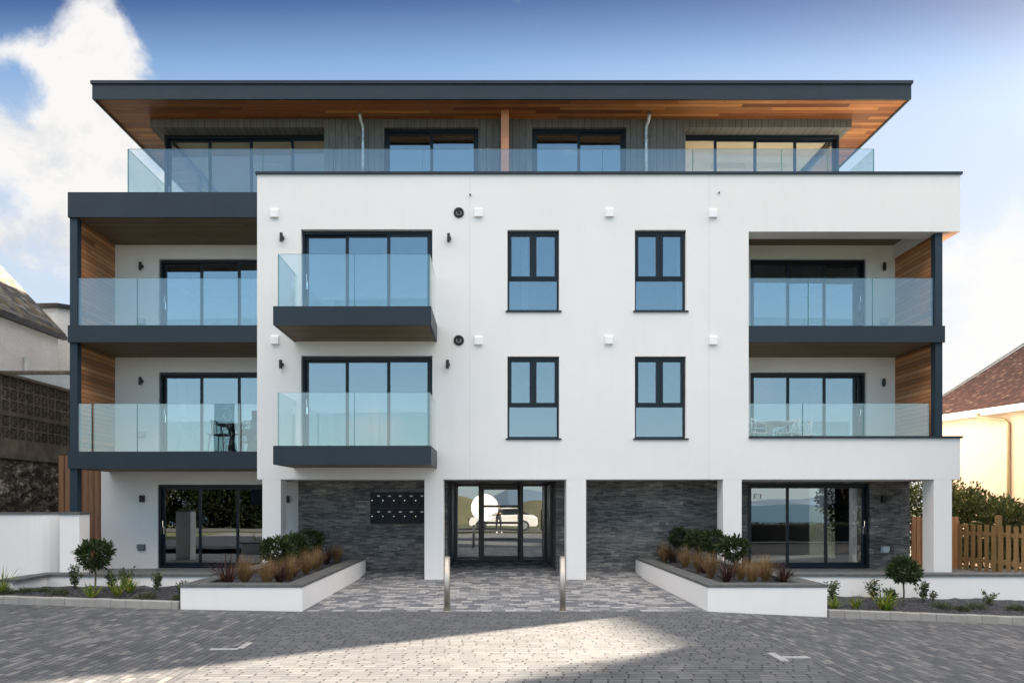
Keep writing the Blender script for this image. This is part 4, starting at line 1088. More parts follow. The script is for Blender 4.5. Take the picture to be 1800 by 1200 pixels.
g.L.new(g.ramp(g.noise(o, 2.3, 7, .7), [(.3,(.06,.050,.038)),(.5,(.11,.090,.066)),(.7,(.19,.16,.12))]), b.inputs['Base Color']); b.inputs['Roughness'].default_value = .95
bump(g, b, g.noise(o, 25, 5), .5, .02); M['block'] = m
m, g, b = newmat('rubble_stone'); o = g.obj()
v = g.new('ShaderNodeTexVoronoi'); v.inputs['Scale'].default_value = 5.5; v.inputs['Randomness'].default_value = 1.0
g.L.new(g.vm('ADD', g.vm('MULTIPLY', o, (1,1,1.7)), g.vm('SCALE', g.noise(o, 3, 3, col=True))), v.inputs['Vector'])
ve = g.new('ShaderNodeTexVoronoi', feature='DISTANCE_TO_EDGE'); ve.inputs['Scale'].default_value = 5.5
g.L.new(v.inputs['Vector'].links[0].from_socket, ve.inputs['Vector'])
c = g.ramp(g.m('ADD', g.m('MULTIPLY', g.sep(v.outputs['Color'])[0], .6), g.m('MULTIPLY', g.noise(o, 14, 5, .7), .5)), [(.25,(.035,.03,.023)),(.5,(.10,.085,.065)),(.75,(.23,.20,.15)),(.95,(.50,.46,.38))])
c = g.mix(g.mr(g.noise(o, 1.0, 6, .7), .45, .62, 0, .85), c, (.028,.018,.010))
c = g.mix(g.mr(g.noise(o, 1.7, 6, .7), .60, .68, 0, .6), c, (.03,.04,.012))
c = g.mix(g.mr(ve.outputs[0], .0, .06, .8, 0), c, (.012,.010,.008))
g.L.new(c, b.inputs['Base Color']); b.inputs['Roughness'].default_value = .95
bump(g, b, g.m('MINIMUM', ve.outputs[0], .15), 1.0, .15); M['rubble'] = m

# stone retaining wall with decorative block wall on top
rw = tag(empty('retaining_wall', (-12.2, 3, 0)), 'dark rubble retaining wall with mossy earth patches at far left', 'retaining wall')
a = MB(); n1, n2 = 60, 26
for j in range(n2+1):
    for i in range(n1+1):
        y = -1.5+i*11.5/n1; z = -.2+j*(3.05+.05*math.sin(y*3))/n2
        a.v.append((-12.02-.10*(z/3)+random.uniform(-.05,.05), y, z))
for j in range(n2):
    for i in range(n1): q = j*(n1+1)+i; a.f.append((q, q+1, q+n1+2, q+n1+1))
a.build('stone_face', M['rubble'], rw, loc=(-12.2,3,0))
MB().box(-12.9, -12.16, -1.5, 10, -.2, 2.83).build('wall_core', M['block'], rw, loc=(-12.2,3,0))
bw = tag(empty('block_wall', (-12.1, 3, 2.9)), 'dark weathered wall of pierced star pattern blocks above the rubble wall', 'block wall'); bc = (-12.1, 3, 2.9)
a = MB(); a.box(-12.22, -12.05, -1.5, 10, 2.85, 3.34); a.box(-12.20, -12.07, -5, 10, 3.9, 4.02) if False else None
a.build('solid_course', M['block'], bw, loc=bc)
a = MB(); a.box(-12.26, -12.0, -1.5, 10, 4.90, 4.97); a.build('capping', M['block'], bw, loc=bc)
a = MB(); s_ = .295; t_ = .022
rows = [3.34, 3.34+s_, 3.34+2*s_+.09, 3.34+3*s_+.09, 3.34+4*s_+.09]
a.box(-12.20, -12.06, -1.5, 10, 3.34+2*s_, 3.34+2*s_+.09)
for r0 in rows:
    y = -1.45
    while y < 8.6:
        y0, y1, z0, z1 = y, y+s_, r0, r0+s_; cy, cz = y+s_/2, r0+s_/2
        a.box(-12.18, -12.08, y0, y0+t_, z0, z1); a.box(-12.18, -12.08, y1-t_, y1, z0, z1); a.box(-12.18, -12.08, y0+t_, y1-t_, z0, z0+t_); a.box(-12.18, -12.08, y0+t_, y1-t_, z1-t_, z1)
        for th in (0, 45, 90, 135):
            c_, s__ = math.cos(math.radians(th)), math.sin(math.radians(th)); L_ = s_/2*(1.38 if th % 90 else 1)-.012
            a.obox((-12.13, cy, cz), (.045,0,0), (0, L_*c_, L_*s__), (0, -s__*.009, c_*.009))
        y += s_
a.build('pierced_blocks', M['block'], bw, loc=bc)
MB().box(-12.32, -12.26, -1.5, 10, 3.30, 4.88).build('void_shade_sheet', M['black'], bw, loc=bc)  # black sheet added so the block openings look deep in shade
# glass terrace rail of the white house
gr = tag(empty('glass_railing', (-13.8, 4.4, 4.3)), 'frosted glass railing with dark flat top rail below the white house wall', 'railing'); gc = (-13.8, 4.4, 4.3)
MB().box(-17, -12.25, 4.40, 4.412, 4.4, 5.50).build('glass_panel', glass('frosted_guard', .30, (.80,.86,.86)), gr, loc=gc)
MB().box(-17, -12.25, 4.33, 4.46, 5.505, 5.60).build('top_rail', M['block'], gr, loc=gc)
MB().box(-18, -12.3, -1.5, 10, 2.8, 4.3).build('raised_ground_left', M['grass']); tag(bpy.data.objects['raised_ground_left'], kind='structure')
# white house with the mossy slate roof
HXl = -15.0; sc_ = 1.0
def dd(px_, X): return X*1200/(px_-866)
dA, dB = dd(0,HXl), dd(110,HXl)
zE = CZ+(884-545)*dA/1200
hs = tag(empty('white_house', (HXl-3, dB-D-4, 2)), 'old white roughcast house with mossy slate roof at far left', 'house'); hc = (HXl-3, dB-D-4, 2)
yend = dB-D; ybeg = yend-13
a = MB(); a.box(HXl-8, HXl, ybeg, yend-.25, 2.0, zE-.05)
a.prism([(HXl-8, zE-.06), (HXl, zE-.06), (HXl-4, zE+4.1)], 'y', ybeg+.02, yend-.27)
a.build('house_wall', M['roughcast'], hs, loc=hc)
tp = 1.06
r = MB()
for s1 in (1, -1):
    xe = HXl+.12 if s1 == 1 else HXl-8.12; xr = HXl-4
    zr_ = zE+tp*4.12
    r.v += [(xe,ybeg-.1,zE),(xe,yend,zE),(xr,yend,zr_),(xr,ybeg-.1,zr_),(xe,ybeg-.1,zE-.09),(xe,yend,zE-.09),(xr,yend,zr_-.09),(xr,ybeg-.1,zr_-.09)]
    i = len(r.v)-8; r.f += [(i,i+1,i+2,i+3),(i+4,i+7,i+6,i+5),(i,i+4,i+5,i+1),(i+1,i+5,i+6,i+2),(i,i+3,i+7,i+4)]
r.build('roof', M['slateroof'], hs, loc=hc)
MB().box(HXl+.0, HXl+.17, ybeg-.1, yend, zE-.20, zE-.07).build('gutter', M['black'], hs, loc=hc)
fl = MB(); fx, fy = HXl+.09, dd(41,HXl)-D; fl.tube([(fx, fy, 4.3), (fx, fy, PZ(630,fy))], .06, 10); fl.tube([(fx, fy, PZ(630,fy)), (fx, fy, PZ(627,fy))], .075, 10); fl.build('flue_pipe', M['roughcast'], hs, loc=hc)
# flat roofed block behind it
yb = 9.0
ab = tag(empty('flat_roofed_annexe', (PX(100,yb), yb, 2)), 'white flat roofed annexe with dark roof edge behind the slate roof', 'building'); ac = (PX(100,yb), yb, 2)
x0, x1, x2 = PX(70,yb), PX(102,yb), PX(175,yb)
a = MB(); zt_ = PZ(541,yb); a.prism([(x1, yb), (x2, yb+1.2), (x2, yb+6), (x0-3, yb+6), (x0-3, yb+.2)], 'z', 2, zt_); a.build('annexe_wall', M['roughcast'], ab, loc=ac)
a = MB(); a.prism([(x1+.05, yb-.14), (x2+.1, yb+1.05), (x2+.1, yb+6.1), (x0-3, yb+6.1), (x0-3, yb+.05)], 'z', zt_+.002, zt_+.14); a.build('roof_edge', M['black'], ab, loc=ac)

# ================================================================== NEIGHBOURS ON THE RIGHT
zev = 4.75
dE = (zev-CZ)*1200/148.0; E = Vector(((1596-866)*dE/1200, dE-D, zev))      # far eave corner
al = Vector((.224, -1, 0)).normalized(); ac_ = Vector((1, .224, 0)).normalized()
HL, HWd, tpr = 9.4, 6.4, .56
ch = tag(empty('cream_house', (E.x+3, E.y-4, -.3)), 'cream rendered house with red clay tile roof behind the hedge on the right', 'house'); cc = (E.x+3, E.y-4, -.3)
def HP(a, b, z): v = E+al*a+ac_*b; return (v.x, v.y, z)
w_ = MB()
def quadprism(mb, a0, a1, b0, b1, z0, z1):
    i = len(mb.v)
    mb.v += [HP(a0,b0,z0),HP(a1,b0,z0),HP(a1,b1,z0),HP(a0,b1,z0),HP(a0,b0,z1),HP(a1,b0,z1),HP(a1,b1,z1),HP(a0,b1,z1)]
    mb.f += [tuple(i+k for k in q) for q in ((0,3,2,1),(4,5,6,7),(0,1,5,4),(1,2,6,5),(2,3,7,6),(3,0,4,7))]
quadprism(w_, .3, HL-.3, .35, HWd*2-.35, -.3, zev-.20)
i = len(w_.v)
for a_ in (.31, HL-.31): w_.v += [HP(a_,.36,zev-.201), HP(a_,HWd*2-.36,zev-.201), HP(a_,HWd,zev+tpr*HWd-.35)]
w_.f += [(i,i+1,i+2),(i+3,i+5,i+4),(i,i+2,i+5,i+3),(i+1,i+4,i+5,i+2)]
w_.build('house_wall', M['cream'], ch, loc=cc)
r = MB()
for b0 in (0, HWd*2):
    i = len(r.v); zr_ = zev+tpr*HWd
    r.v += [HP(0,b0,zev),HP(HL,b0,zev),HP(HL,HWd,zr_),HP(0,HWd,zr_),HP(0,b0,zev-.12),HP(HL,b0,zev-.12),HP(HL,HWd,zr_-.12),HP(0,HWd,zr_-.12)]
    r.f += [(i,i+1,i+2,i+3),(i+4,i+7,i+6,i+5),(i,i+4,i+5,i+1),(i+1,i+5,i+6,i+2),(i,i+3,i+7,i+4)]
r.build('roof', M['redroof'], ch, loc=cc)
r = MB(); i0 = 0
quadprism(r, 0, HL, -.02, .33, zev-.235, zev-.13); quadprism(r, 0, HL, -.13, -.021, zev-.17, zev-.05)
r.build('gutter', M['whitepl'], ch, loc=cc)
r = MB()
i = len(r.v)
for a_, b_ in ((-.06, .02),):
    for bb, z in ((-.05, zev-.02), (HWd, zev+tpr*HWd+.04)): r.v += [HP(a_,bb,z), HP(b_,bb,z), HP(b_,bb,z+.06), HP(a_,bb,z+.06)]
r.f += [(0,1,2,3),(7,6,5,4),(0,4,5,1),(1,5,6,2),(2,6,7,3),(3,7,4,0)]
r.build('verge', M['kerb'], ch, loc=cc)
# downpipe
u = None
for k in range(400):
    a_ = k*.03; p = E+al*a_+ac_*.30; px_ = 866+p.x*1200/(p.y+D)
    if px_ > 1772: break
q0 = HP(a_-1.2, -.08, zev-.2); 
dp = MB(); dp.tube([HP(a_-.75,-.07,zev-.15), HP(a_-.70,-.05,zev-.28), HP(a_-.1,.24,zev-.42), HP(a_,.29,zev-.55), HP(a_,.29,.0)], .05, 10)
dp.build('downpipe', plain('faded_downpipe', (.42,.34,.20), .6, .1, 4), ch, loc=cc, smooth=True)

# hedge: one clipped shrub mass behind the fence
random.seed(9)
hd = tag(empty('hedge_bush', (13.3, 3.6, 0)), 'large loose green hedge bush behind the picket fence on the right', 'hedge bush')
hb_ = MB(); hb_.nonorm = True
bl = [((10.9,4.4,1.35), 1.0, 1.15), ((11.9,3.9,1.25), 1.0, 1.05), ((12.7,3.9,1.55), .95, .95), ((13.0,3.0,1.15), .95, .95), ((13.6,3.4,1.1), 1.0, .95), ((13.3,2.0,.95), .85, .85), ((14.5,2.7,.95), 1.1, .95), ((14.0,1.2,.7), .8, .8), ((15.6,2.4,1.0), 1.1, 1.1), ((16.6,2.4,1.0), 1.1, 1.1)]
for c_, rx, rz in bl: crown(hb_, (c_[0], c_[1]+.0, c_[2]), rx, rz, int(3600*rx), .105, .05, gaps=9, fill=.45)
hb_.build('foliage', M['hedge'], hd, loc=(13.3,3.6,0))
tb = MB()
for k in range(70):
    c_, rx, rz = random.choice(bl); th = random.uniform(0,6.28); e = random.uniform(.2,.95)
    p0 = Vector((c_[0]+random.uniform(-.3,.3), c_[1]+random.uniform(-.3,.3), -.3)); p2 = Vector((c_[0]+rx*e*math.cos(th), c_[1]+rx*e*math.sin(th), c_[2]+rz*random.uniform(.1,.9)))
    tb.tube([p0, p0.lerp(p2, .5)+Vector((random.uniform(-.1,.1),0,.2)), p2], [.03,.015,.005], 5)
tb.build('branch', M['bark'], hd, loc=(13.3,3.6,0))
# cedar closeboard fence between building and picket fence
M['cedarfence'] = wood('orange_cedar', 'z', 'x', [(.55,.25,.10),(.45,.19,.075),(.62,.30,.13)], 6, .12, .004)
cf_ = tag(empty('cedar_fence', (11.1, 1.72, 0)), 'short run of orange cedar fence beside the right stone wall', 'fence'); c_ = (11.1, 1.72, 0)
a = MB(); x = 10.62
while x < 11.74: a.box(x, x+.108, 1.72, 1.745, -.1, 1.40); x += .120
a.build('pickets', M['cedarfence'], cf_, loc=c_)
a = MB(); a.box(10.60, 11.74, 1.746, 1.79, .3, .4); a.box(10.60, 11.74, 1.746, 1.79, 1.05, 1.15); a.build('rail', M['cedarfence'], cf_, loc=c_)
M['picket'] = wood('treated_pine', 'z', 'y', [(.27,.17,.07),(.34,.22,.095),(.22,.14,.055)], 6, 5.0, .0001)
pf = tag(empty('picket_fence', (11.9, .6, 0)), 'treated pine picket fence with gaps in front of the hedge on the right', 'fence'); c_ = (11.9, .6, 0)
A, Bq = Vector((11.78, 1.70, 0)), Vector((12.15, -1.9, 0)); T = (Bq-A).normalized(); N_ = Vector((-T.y, T.x, 0))
n_ = int((Bq-A).length/.205)
for k in range(n_+1):
    p = A+T*(k*.205+.06); h = 1.22+random.uniform(-.015,.015)
    MB().obox((p.x, p.y, (h-.1)/2), T*.058, N_*.010, Vector((0,0,(h+.1)/2))).build('picket', M['picket'], pf, loc=c_)
a = MB()
for zz in (.35, 1.0): q = (A+Bq)/2+Vector((.03,0,zz)); a.obox(q, T*(Bq-A).length/2, Vector((.018,0,0)), Vector((0,0,.045)))
a.build('rail', M['picket'], pf, loc=c_)
for k in (5.3, 14.8):
    p = A+T*(k*.205)+Vector((.06,0,0)); MB().box(p.x, p.x+.10, p.y-.05, p.y+.05, -.2, 1.46).build('post', M['picket'], pf, loc=c_)

# ================================================================== WHAT THE WINDOWS REFLECT (behind the camera)
random.seed(13)
# flags
def flag(x, y, lab, z0, rz=0, text=True):
    o = tag(empty('feather_flag', (x, y, z0), rz), lab, 'flag', 'tall advertising flags by the driveway')
    MB().tube([(.90,0,0), (.90,0,3.4), (.90,0,5.12)], [.035,.03,.02], 10).build('flag_pole', M['whitepl'], o)
    t = MB(); n1 = 24
    for k in range(n1+1):
        z = 1.55+k*3.5/n1; w = .78+.10*math.sin(k*.25); t.v += [(.03, .03*math.sin(k*.5), z), (w*.5, .05*math.sin(k*.5+1), z), (w, .03*math.sin(k*.5+2), z)]
    for k in range(n1): i = k*3; t.f += [(i,i+1,i+4,i+3),(i+1,i+2,i+5,i+4)]
    fb = plain('flag_cloth', (.018,.05,.075), .8, .05, 2); t.build('banner', fb, o, smooth=True)
    if text:
        cu_ = bpy.data.curves.new('flag_text', 'FONT'); cu_.body = 'LEGACY'; cu_.size = .41; cu_.align_x = 'LEFT'; cu_.extrude = .002; cu_.space_character = 1.0
        to = bpy.data.objects.new('flag_text', cu_); COL.objects.link(to)
        dg = bpy.context.evaluated_depsgraph_get(); me = bpy.data.meshes.new_from_object(to.evaluated_get(dg)); COL.objects.unlink(to); bpy.data.objects.remove(to)
        me.materials.clear(); me.materials.append(M['whitepl'])
        # stand the text upright facing the building (+Y), read from bottom to top
        Rm = Matrix.Translation((.36, .085, 3.24)) @ Matrix(((0,1,0,0),(0,0,1,0),(1,0,0,0),(0,0,0,1)))
        me.transform(Rm); lo = bpy.data.objects.new('lettering', me); COL.objects.link(lo); lo.parent = o
fx, fy = -8.97, -6.1
flag(fx, fy, 'teal flag with white vertical LEGACY lettering reflected in the lower left balcony glass', hx(fx))
#flag(9.6, -7.2, 'dark teal flag reflected at the left end of the lower right loggia glass', hx(9.6))
# parked car
M['carwhite'] = plain('white_car_paint', (.50,.50,.49), .18, .02, 1)
M['tyre'] = plain('tyre_rubber', (.015,.015,.015), .8, .1, 9)
M['carglass'] = plain('car_glass', (.012,.015,.018), .05, .05, 1)
cx, cy, cz = .65, -22.4, -.0
car = tag(empty('parked_car', (cx, cy, cz)), 'white saloon car on the road, reflected in the entrance glass', 'car')
prof = [(-2.2,.32),(-2.22,.62),(-2.12,.80),(-1.35,.93),(-.75,1.0),(-.3,1.0),(1.25,1.02),(1.95,.98),(2.2,.86),(2.23,.40),(2.1,.28),(-2.1,.26)]
bd = MB()
secs = [(-.86,.90),(-.80,.98),(0,1.03),(.80,.98),(.86,.90)]
for yy, sc2 in secs:
    for x_, z_ in prof: bd.v.append((x_*(.985 if abs(yy) > .82 else 1), yy, .26+(z_-.26)*sc2))
k_ = len(prof)
for s1 in range(len(secs)-1):
    for i in range(k_): a_, b_ = s1*k_+i, s1*k_+(i+1) % k_; bd.f.append((a_, b_, b_+k_, a_+k_))
bd.f.append(tuple(range(k_))); bd.f.append(tuple(reversed(range((len(secs)-1)*k_, len(secs)*k_))))
bd.build('body', M['carwhite'], car, smooth=False, bevel=.04)
cab = [(-.85,.96),(-.10,1.38),(.85,1.42),(1.75,.98)]
cb = MB()
for yy, s1, zs in ((-.74,1,.96),(-.60,.94,1.0),(.60,.94,1.0),(.74,1,.96)):
    for x_, z_ in cab: cb.v.append((x_*s1, yy if z_ < 1.2 else yy*.86, z_*1.0))
for s1 in range(3):
    for i in range(4): a_, b_ = s1*4+i, s1*4+(i+1) % 4; cb.f.append((a_, b_, b_+4, a_+4))
cb.f += [(0,1,2,3),(15,14,13,12)]
cb.build('window_glass', M['carglass'], car)
rf_ = MB(); rf_.prism([(-.22,1.375),(.95,1.415),(.97,1.45),(.3,1.475),(-.2,1.41)], 'y', -.54, .54); rf_.build('roof', M['carwhite'], car)
for wx in (-1.38, 1.35):
    for wy in (-.80, .80):
        s1 = 1 if wy > 0 else -1
        wh = MB().tube([(wx, wy-.10*s1, .33), (wx, wy+.085*s1, .33)], .33, 24).build('wheel', M['tyre'], car)
        rr_ = MB()
        rr_.tube([(wx, wy+.06*s1, .33), (wx, wy+.095*s1, .33)], .21, 20); rr_.build('rim', M['galv'], wh)
for wy in (-.6, .6): MB().box(-2.235, -2.15, wy-.2, wy+.2, .64, .76).build('headlight', M['chrome'], car); MB().box(2.17, 2.24, wy-.2, wy+.2, .68, .80).build('tail_light', plain('tail_lens', (.4,.02,.02), .2, .02, 3), car)
# clipped hedge and board fence on the far side of the road
hg = MB(); hg.nonorm = True
a = MB()
tag(MB().box(10.5, 32, -18.75, -17.95, -.8, .58).build('far_hedge_core', M['hedge']), 'clipped dark hedge across the road, reflected in the right patio door', 'hedge')
bpy.data.objects['far_hedge_core'].name = 'roadside_hedge'
H0 = bpy.data.objects['roadside_hedge']
for _ in range(9000):
    x = random.uniform(10.5, 32); 
    if random.random() < .6: p = Vector((x, -17.95+random.uniform(-.05,.08), random.uniform(-.3,.60)))
    else: p = Vector((x, random.uniform(-18.75,-17.95), .58+random.uniform(-.04,.10)))
    leaf(hg, p, Vector((random.gauss(0,1), random.gauss(.6,.6), random.gauss(.4,.6))), .09, .05)
q = hg.build('foliage', M['hedge'], H0)
ff = tag(empty('board_fence', (16, -17.5, -.3)), 'brown board fence across the road, reflected in the right patio door', 'fence')
a = MB(); x = 10.2
while x < 32: a.box(x, x+.11, -17.5, -17.475, -.5, .50+random.uniform(-.02,.02)); x += .13
a.build('boards', plain('dark_stained_board', (.014,.011,.007), .8, .3, 6), ff, loc=(16,-17.5,-.3))
# trees across the road
def tree(x, y, h, r, lab, seed):
    random.seed(seed); z0 = gz(x, y)
    o = tag(empty('roadside_tree', (x, y, z0)), lab, 'tree', 'trees across the road')
    t = MB(); t.tube([(x,y,z0-.1),(x+.1,y,z0+h*.3),(x-.05,y,z0+h*.6)], [.22,.16,.08], 10)
    for k in range(9):
        th = random.uniform(0,6.28); t.tube([(x,y,z0+h*random.uniform(.25,.5)), (x+r*.4*math.cos(th),y+r*.4*math.sin(th),z0+h*.6), (x+r*.8*math.cos(th),y+r*.8*math.sin(th),z0+h*random.uniform(.65,.9))], [.08,.05,.02], 6)
    t.build('trunk', M['bark'], o, loc=(x,y,z0))
    c = MB(); c.nonorm = True
    for k in range(9):
        th = random.uniform(0,6.28); q = r*random.uniform(.1,.6); crown(c, (x+q*math.cos(th), y+q*math.sin(th), z0+h*random.uniform(.5,.88)), r*.5, r*.4, 520, .22, .13, gaps=8)
    c.build('crown', M['hedge'], o, loc=(x,y,z0))
def dense(x, y, h, r, lab, seed):
    random.seed(seed); z0 = gz(x, y); o = tag(empty('roadside_tree', (x, y, z0)), lab, 'tree', 'trees across the road')
    t = MB()
    for k in range(8):
        th = random.uniform(0,6.28); t.tube([(x+.2*math.cos(th),y+.2*math.sin(th),z0-.1), (x+r*.3*math.cos(th),y+r*.3*math.sin(th),z0+h*.4), (x+r*.7*math.cos(th),y+r*.7*math.sin(th),z0+h*random.uniform(.6,.85))], [.10,.06,.02], 6)
    t.build('trunk', M['bark'], o, loc=(x,y,z0))
    c = MB(); c.nonorm = True
    for k in range(20):
        th = random.uniform(0,6.28); q = r*random.uniform(0,.85); hh = random.uniform(.12,.80); crown(c, (x+q*math.cos(th), y+q*.7*math.sin(th), z0+h*hh), r*.5, h*.22, 620, .20, .12, gaps=3, fill=.2)
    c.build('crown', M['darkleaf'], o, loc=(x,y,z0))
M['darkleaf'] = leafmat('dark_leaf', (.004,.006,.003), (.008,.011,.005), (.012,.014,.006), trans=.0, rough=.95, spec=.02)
dense(23.6, -25.8, 4.0, 1.7, 'dark tree across the road, reflected in the right pane of the right patio door', 31)
dense(-21.5, -24.5, 4.4, 2.7, 'dense dark tree across the road, reflected in the left pane of the left patio door', 32)
dense(-17.7, -24.9, 4.3, 2.6, 'dense dark tree across the road, reflected in the middle pane of the left patio door', 33)
dense(-14.9, -24.6, 3.0, 1.6, 'low dark bush across the road, reflected in the right pane of the left patio door', 35)
dense(-25.2, -24.0, 4.3, 2.7, 'dense dark tree across the road beyond the left garden wall', 34)

def shade_tree(x, y, h, r, lab, seed):  # tree added out of view to bound the sunlit patch with shadow
    random.seed(seed); z0 = -.36
    o = tag(empty('unseen_shade_tree', (x, y, z0)), lab, 'tree'); t = MB()
    t.tube([(x,y,z0-.1),(x+.1,y,z0+h*.3),(x-.05,y,z0+h*.7)], [.2,.15,.07], 10); t.build('trunk', M['bark'], o, loc=(x,y,z0))
    c = MB(); c.nonorm = True
    for k in range(20):
        th = random.uniform(0,6.28); q = r*random.uniform(0,.75); crown(c, (x+q*math.cos(th), y+q*math.sin(th), z0+h*random.uniform(.22,.88)), r*.5, h*.16, 1100, .22, .14, gaps=4, fill=.2)
    c.build('crown', M['hedge'], o, loc=(x,y,z0))
shade_tree(14.8, -2.1, 8.2, 2.1, 'leafy tree added out of view at the right so its shadow edges the sunlit paving', 41)

# photographer's round white reflector on a stand, and the person beside it (both show in the entrance glass)
rx, ry = -.47, -17.0
o = tag(empty('round_reflector', (rx, ry, 0)), 'round white reflector disc on a thin stand, mirrored in the entrance doors', 'reflector disc')
mb = MB(); mb.prism([(.80*math.cos(t*math.pi/30), 1.50+.80*math.sin(t*math.pi/30)) for t in range(60)], 'y', -.01, .01); mb.build('disc', M['whitepl'], o)
MB().tube([(.80*math.cos(t*math.pi/30), 0, 1.50+.80*math.sin(t*math.pi/30)) for t in range(61)], .014, 6).build('rim', M['black'], o)
mb = MB(); mb.tube([(0,-.04,.5),(0,-.04,2.2)], .012, 8)
for k in range(3): mb.tube([(0,-.04,.5),(.42*math.cos(k*2.1+.4), -.04+.42*math.sin(k*2.1+.4), .01)], .011, 8)
mb.build('stand', M['black'], o)
def skinfig(name, verts, edges, rad, mat, parent, sub_=2, root=0):
    me = bpy.data.meshes.new(name); me.from_pydata(verts, edges, []); q = bpy.data.objects.new(name, me); COL.objects.link(q)
    me.materials.append(mat)
    sk = q.modifiers.new('skin', 'SKIN'); sk.use_smooth_shade = True
    if not me.skin_vertices: me.attributes  # created with the modifier
    bm = bmesh.new(); bm.from_mesh(me); L = bm.verts.layers.skin.verify(); bm.verts.ensure_lookup_table()
    for k, v in enumerate(bm.verts):
        r = rad[k]; v[L].radius = (r, r) if not isinstance(r, tuple) else r; v[L].use_root = (k == root)
    bm.to_mesh(me); bm.free()
    sd = q.modifiers.new('sub', 'SUBSURF'); sd.levels = sd.render_levels = sub_
    dg = bpy.context.evaluated_depsgraph_get(); m2 = bpy.data.meshes.new_from_object(q.evaluated_get(dg)); COL.objects.unlink(q); bpy.data.objects.remove(q)
    m2.name = name; m2.materials.clear(); m2.materials.append(mat)
    for p in m2.polygons: p.use_smooth = True
    w = bpy.data.objects.new(name, m2); COL.objects.link(w)
    if parent is not None: w.parent = parent
    return w
def body(names):
    ks = list(names); return [names[k][0] for k in ks], [names[k][1] for k in ks], ks
skinm = plain('skin_tone', (.50,.30,.21), .55, .05, 6); dark = plain('dark_clothing', (.018,.018,.022), .85, .2, 12); hairm = plain('brown_hair', (.035,.02,.012), .6, .3, 30); shoem = plain('pale_shoes', (.45,.44,.42), .6, .1, 10)
pe = tag(empty('person', (.34, -17.15, 0), 0), 'person in dark clothes standing beside a round white disc, mirrored in the entrance doors', 'person')
# the body is one continuous surface: torso, neck, head, arms and legs grown from one skeleton
J = {'pel':((0,0,.93),(.145,.10)),'wa':((0,0,1.08),(.125,.09)),'ch':((0,.01,1.28),(.155,.105)),'nk':((0,0,1.45),.058),'hd0':((0,.015,1.54),.075),'hd1':((0,.02,1.63),.088),'hd2':((0,.01,1.70),.060)}
for s_, sx_ in (('l',-1),('r',1)):
    J.update({s_+'hp':((sx_*.10,0,.88),.092), s_+'kn':((sx_*.12,.03,.50),.060), s_+'an':((sx_*.13,0,.10),.042), s_+'to':((sx_*.14,.16,.045),.036),
              s_+'sh':((sx_*.185,0,1.39),.055), s_+'el':((sx_*.25,.05,1.13),.042), s_+'wr':((sx_*.14,.28,1.15),.028), s_+'pa':((sx_*.10,.35,1.17),.034)})
    for f, (dx, L_) in enumerate(((-.030,.075),(-.011,.085),(.009,.080),(.028,.062))):
        J[s_+'f%da' % f] = ((sx_*.10+dx*sx_, .39, 1.175), .0095); J[s_+'f%db' % f] = ((sx_*.10+dx*sx_*1.2, .39+L_*.45, 1.17), .0085); J[s_+'f%dc' % f] = ((sx_*.10+dx*sx_*1.2, .39+L_*.62, 1.17-L_*.42), .0075)
    J[s_+'ta'] = ((sx_*.065, .345, 1.185), .011); J[s_+'tb'] = ((sx_*.045, .385, 1.19), .009)
E_ = [('pel','wa'),('wa','ch'),('ch','nk'),('nk','hd0'),('hd0','hd1'),('hd1','hd2')]
for s_ in 'lr':
    E_ += [('pel',s_+'hp'),(s_+'hp',s_+'kn'),(s_+'kn',s_+'an'),(s_+'an',s_+'to'),('ch',s_+'sh'),(s_+'sh',s_+'el'),(s_+'el',s_+'wr'),(s_+'wr',s_+'pa'),(s_+'pa',s_+'ta'),(s_+'ta',s_+'tb')]
    for f in range(4): E_ += [(s_+'pa',s_+'f%da' % f),(s_+'f%da' % f,s_+'f%db' % f),(s_+'f%db' % f,s_+'f%dc' % f)]
vs, rs, ks = body(J); bdy = skinfig('body', vs, [(ks.index(a), ks.index(b)) for a, b in E_], rs, skinm, pe, 2)
bdy.data.materials.append(dark)                    # clothed areas: jumper and trousers; head, neck and hands stay bare
for f in bdy.data.polygons:
    c = f.center
    if c.z < 1.455 and not (c.y > .265 and c.z > 1.0): f.material_index = 1
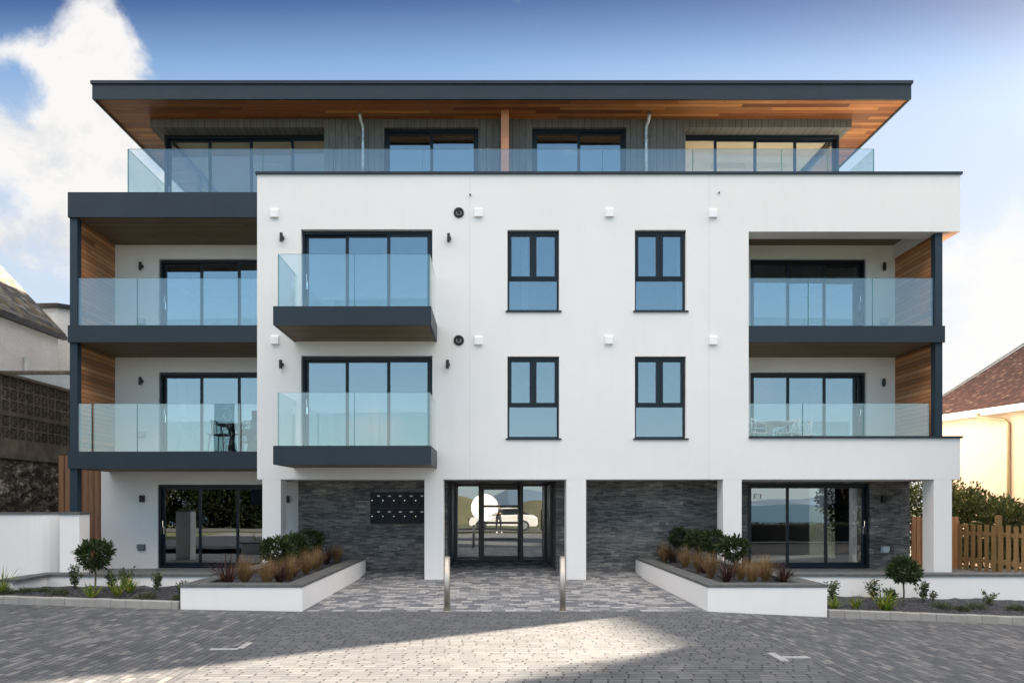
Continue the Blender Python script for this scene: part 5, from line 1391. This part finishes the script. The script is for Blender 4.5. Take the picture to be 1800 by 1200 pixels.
for sx_ in (-1, 1):
    mb = MB(); mb.tube([(sx_*.13,-.07,.05),(sx_*.13,0,.062),(sx_*.14,.10,.05),(sx_*.14,.20,.035)], [.035,.055,.052,.030], 12); mb.build('shoe', shoem, pe, smooth=True)
    mb = MB(); mb.tube([(sx_*.033,.098,1.637),(sx_*.033,.104,1.637)], [.013,.009], 10); mb.build('eye', M['black'], pe)
    mb = MB(); mb.tube([(sx_*.086,.01,1.65),(sx_*.094,.0,1.635),(sx_*.088,.01,1.61)], [.012,.016,.010], 8); mb.build('ear', skinm, pe, smooth=True)
mb = MB(); mb.tube([(0,.095,1.645),(0,.112,1.61),(0,.098,1.603)], [.008,.014,.008], 8); mb.build('nose', skinm, pe, smooth=True)
mb = MB(); mb.tube([(-.022,.088,1.575),(0,.095,1.573),(.022,.088,1.575)], [.003,.006,.003], 8); mb.build('mouth', plain('lips', (.35,.12,.10), .5, .05, 9), pe)
hb2 = MB()
for j in range(9):
    for i in range(20):
        th = 2*math.pi*i/20; ph = math.pi/2*(1-j/8*.98); lo = -.25 if math.sin(th) < -.2 else (.25 if math.sin(th) > .5 else .0)
        zz2 = math.sin(ph)*(1-lo)+lo; hb2.v.append((.096*math.cos(ph)*math.cos(th)*1.0 if j else 0, .005+.104*(math.cos(ph))*math.sin(th), 1.655+.105*zz2)) if False else hb2.v.append((.100*math.cos(math.pi/2*(1-j/8))*math.cos(th), .0+.108*math.cos(math.pi/2*(1-j/8))*math.sin(th), 1.645+lo*.10*j/8+.10*math.sin(math.pi/2*(1-j/8))))
for j in range(8):
    for i in range(20): a_ = j*20+i; b_ = j*20+(i+1) % 20; hb2.f.append((a_, b_, b_+20, a_+20))
hb2.build('hair', hairm, pe, smooth=True)

random.seed(77)  # hedge added out of view to keep the sun off the board fence
bh = tag(MB().box(23.0, 24.6, -17.5, -8.5, -.6, 4.8).build('unseen_shade_hedge', M['darkleaf']), 'tall dark hedge added out of view beyond the right edge to shade the board fence', 'hedge')
lf = MB(); lf.nonorm = True
for _ in range(4000):
    y = random.uniform(-17.6, -8.4)
    p = Vector((random.choice((22.97, 24.63)), y, random.uniform(-.3, 4.9))) if random.random() < .7 else Vector((random.uniform(23, 24.6), y, 4.85))
    leaf(lf, p, Vector((random.gauss(0,1), random.gauss(0,1), random.gauss(.4,.6))), .24, .15)
lf.build('foliage', M['hedge'], bh)
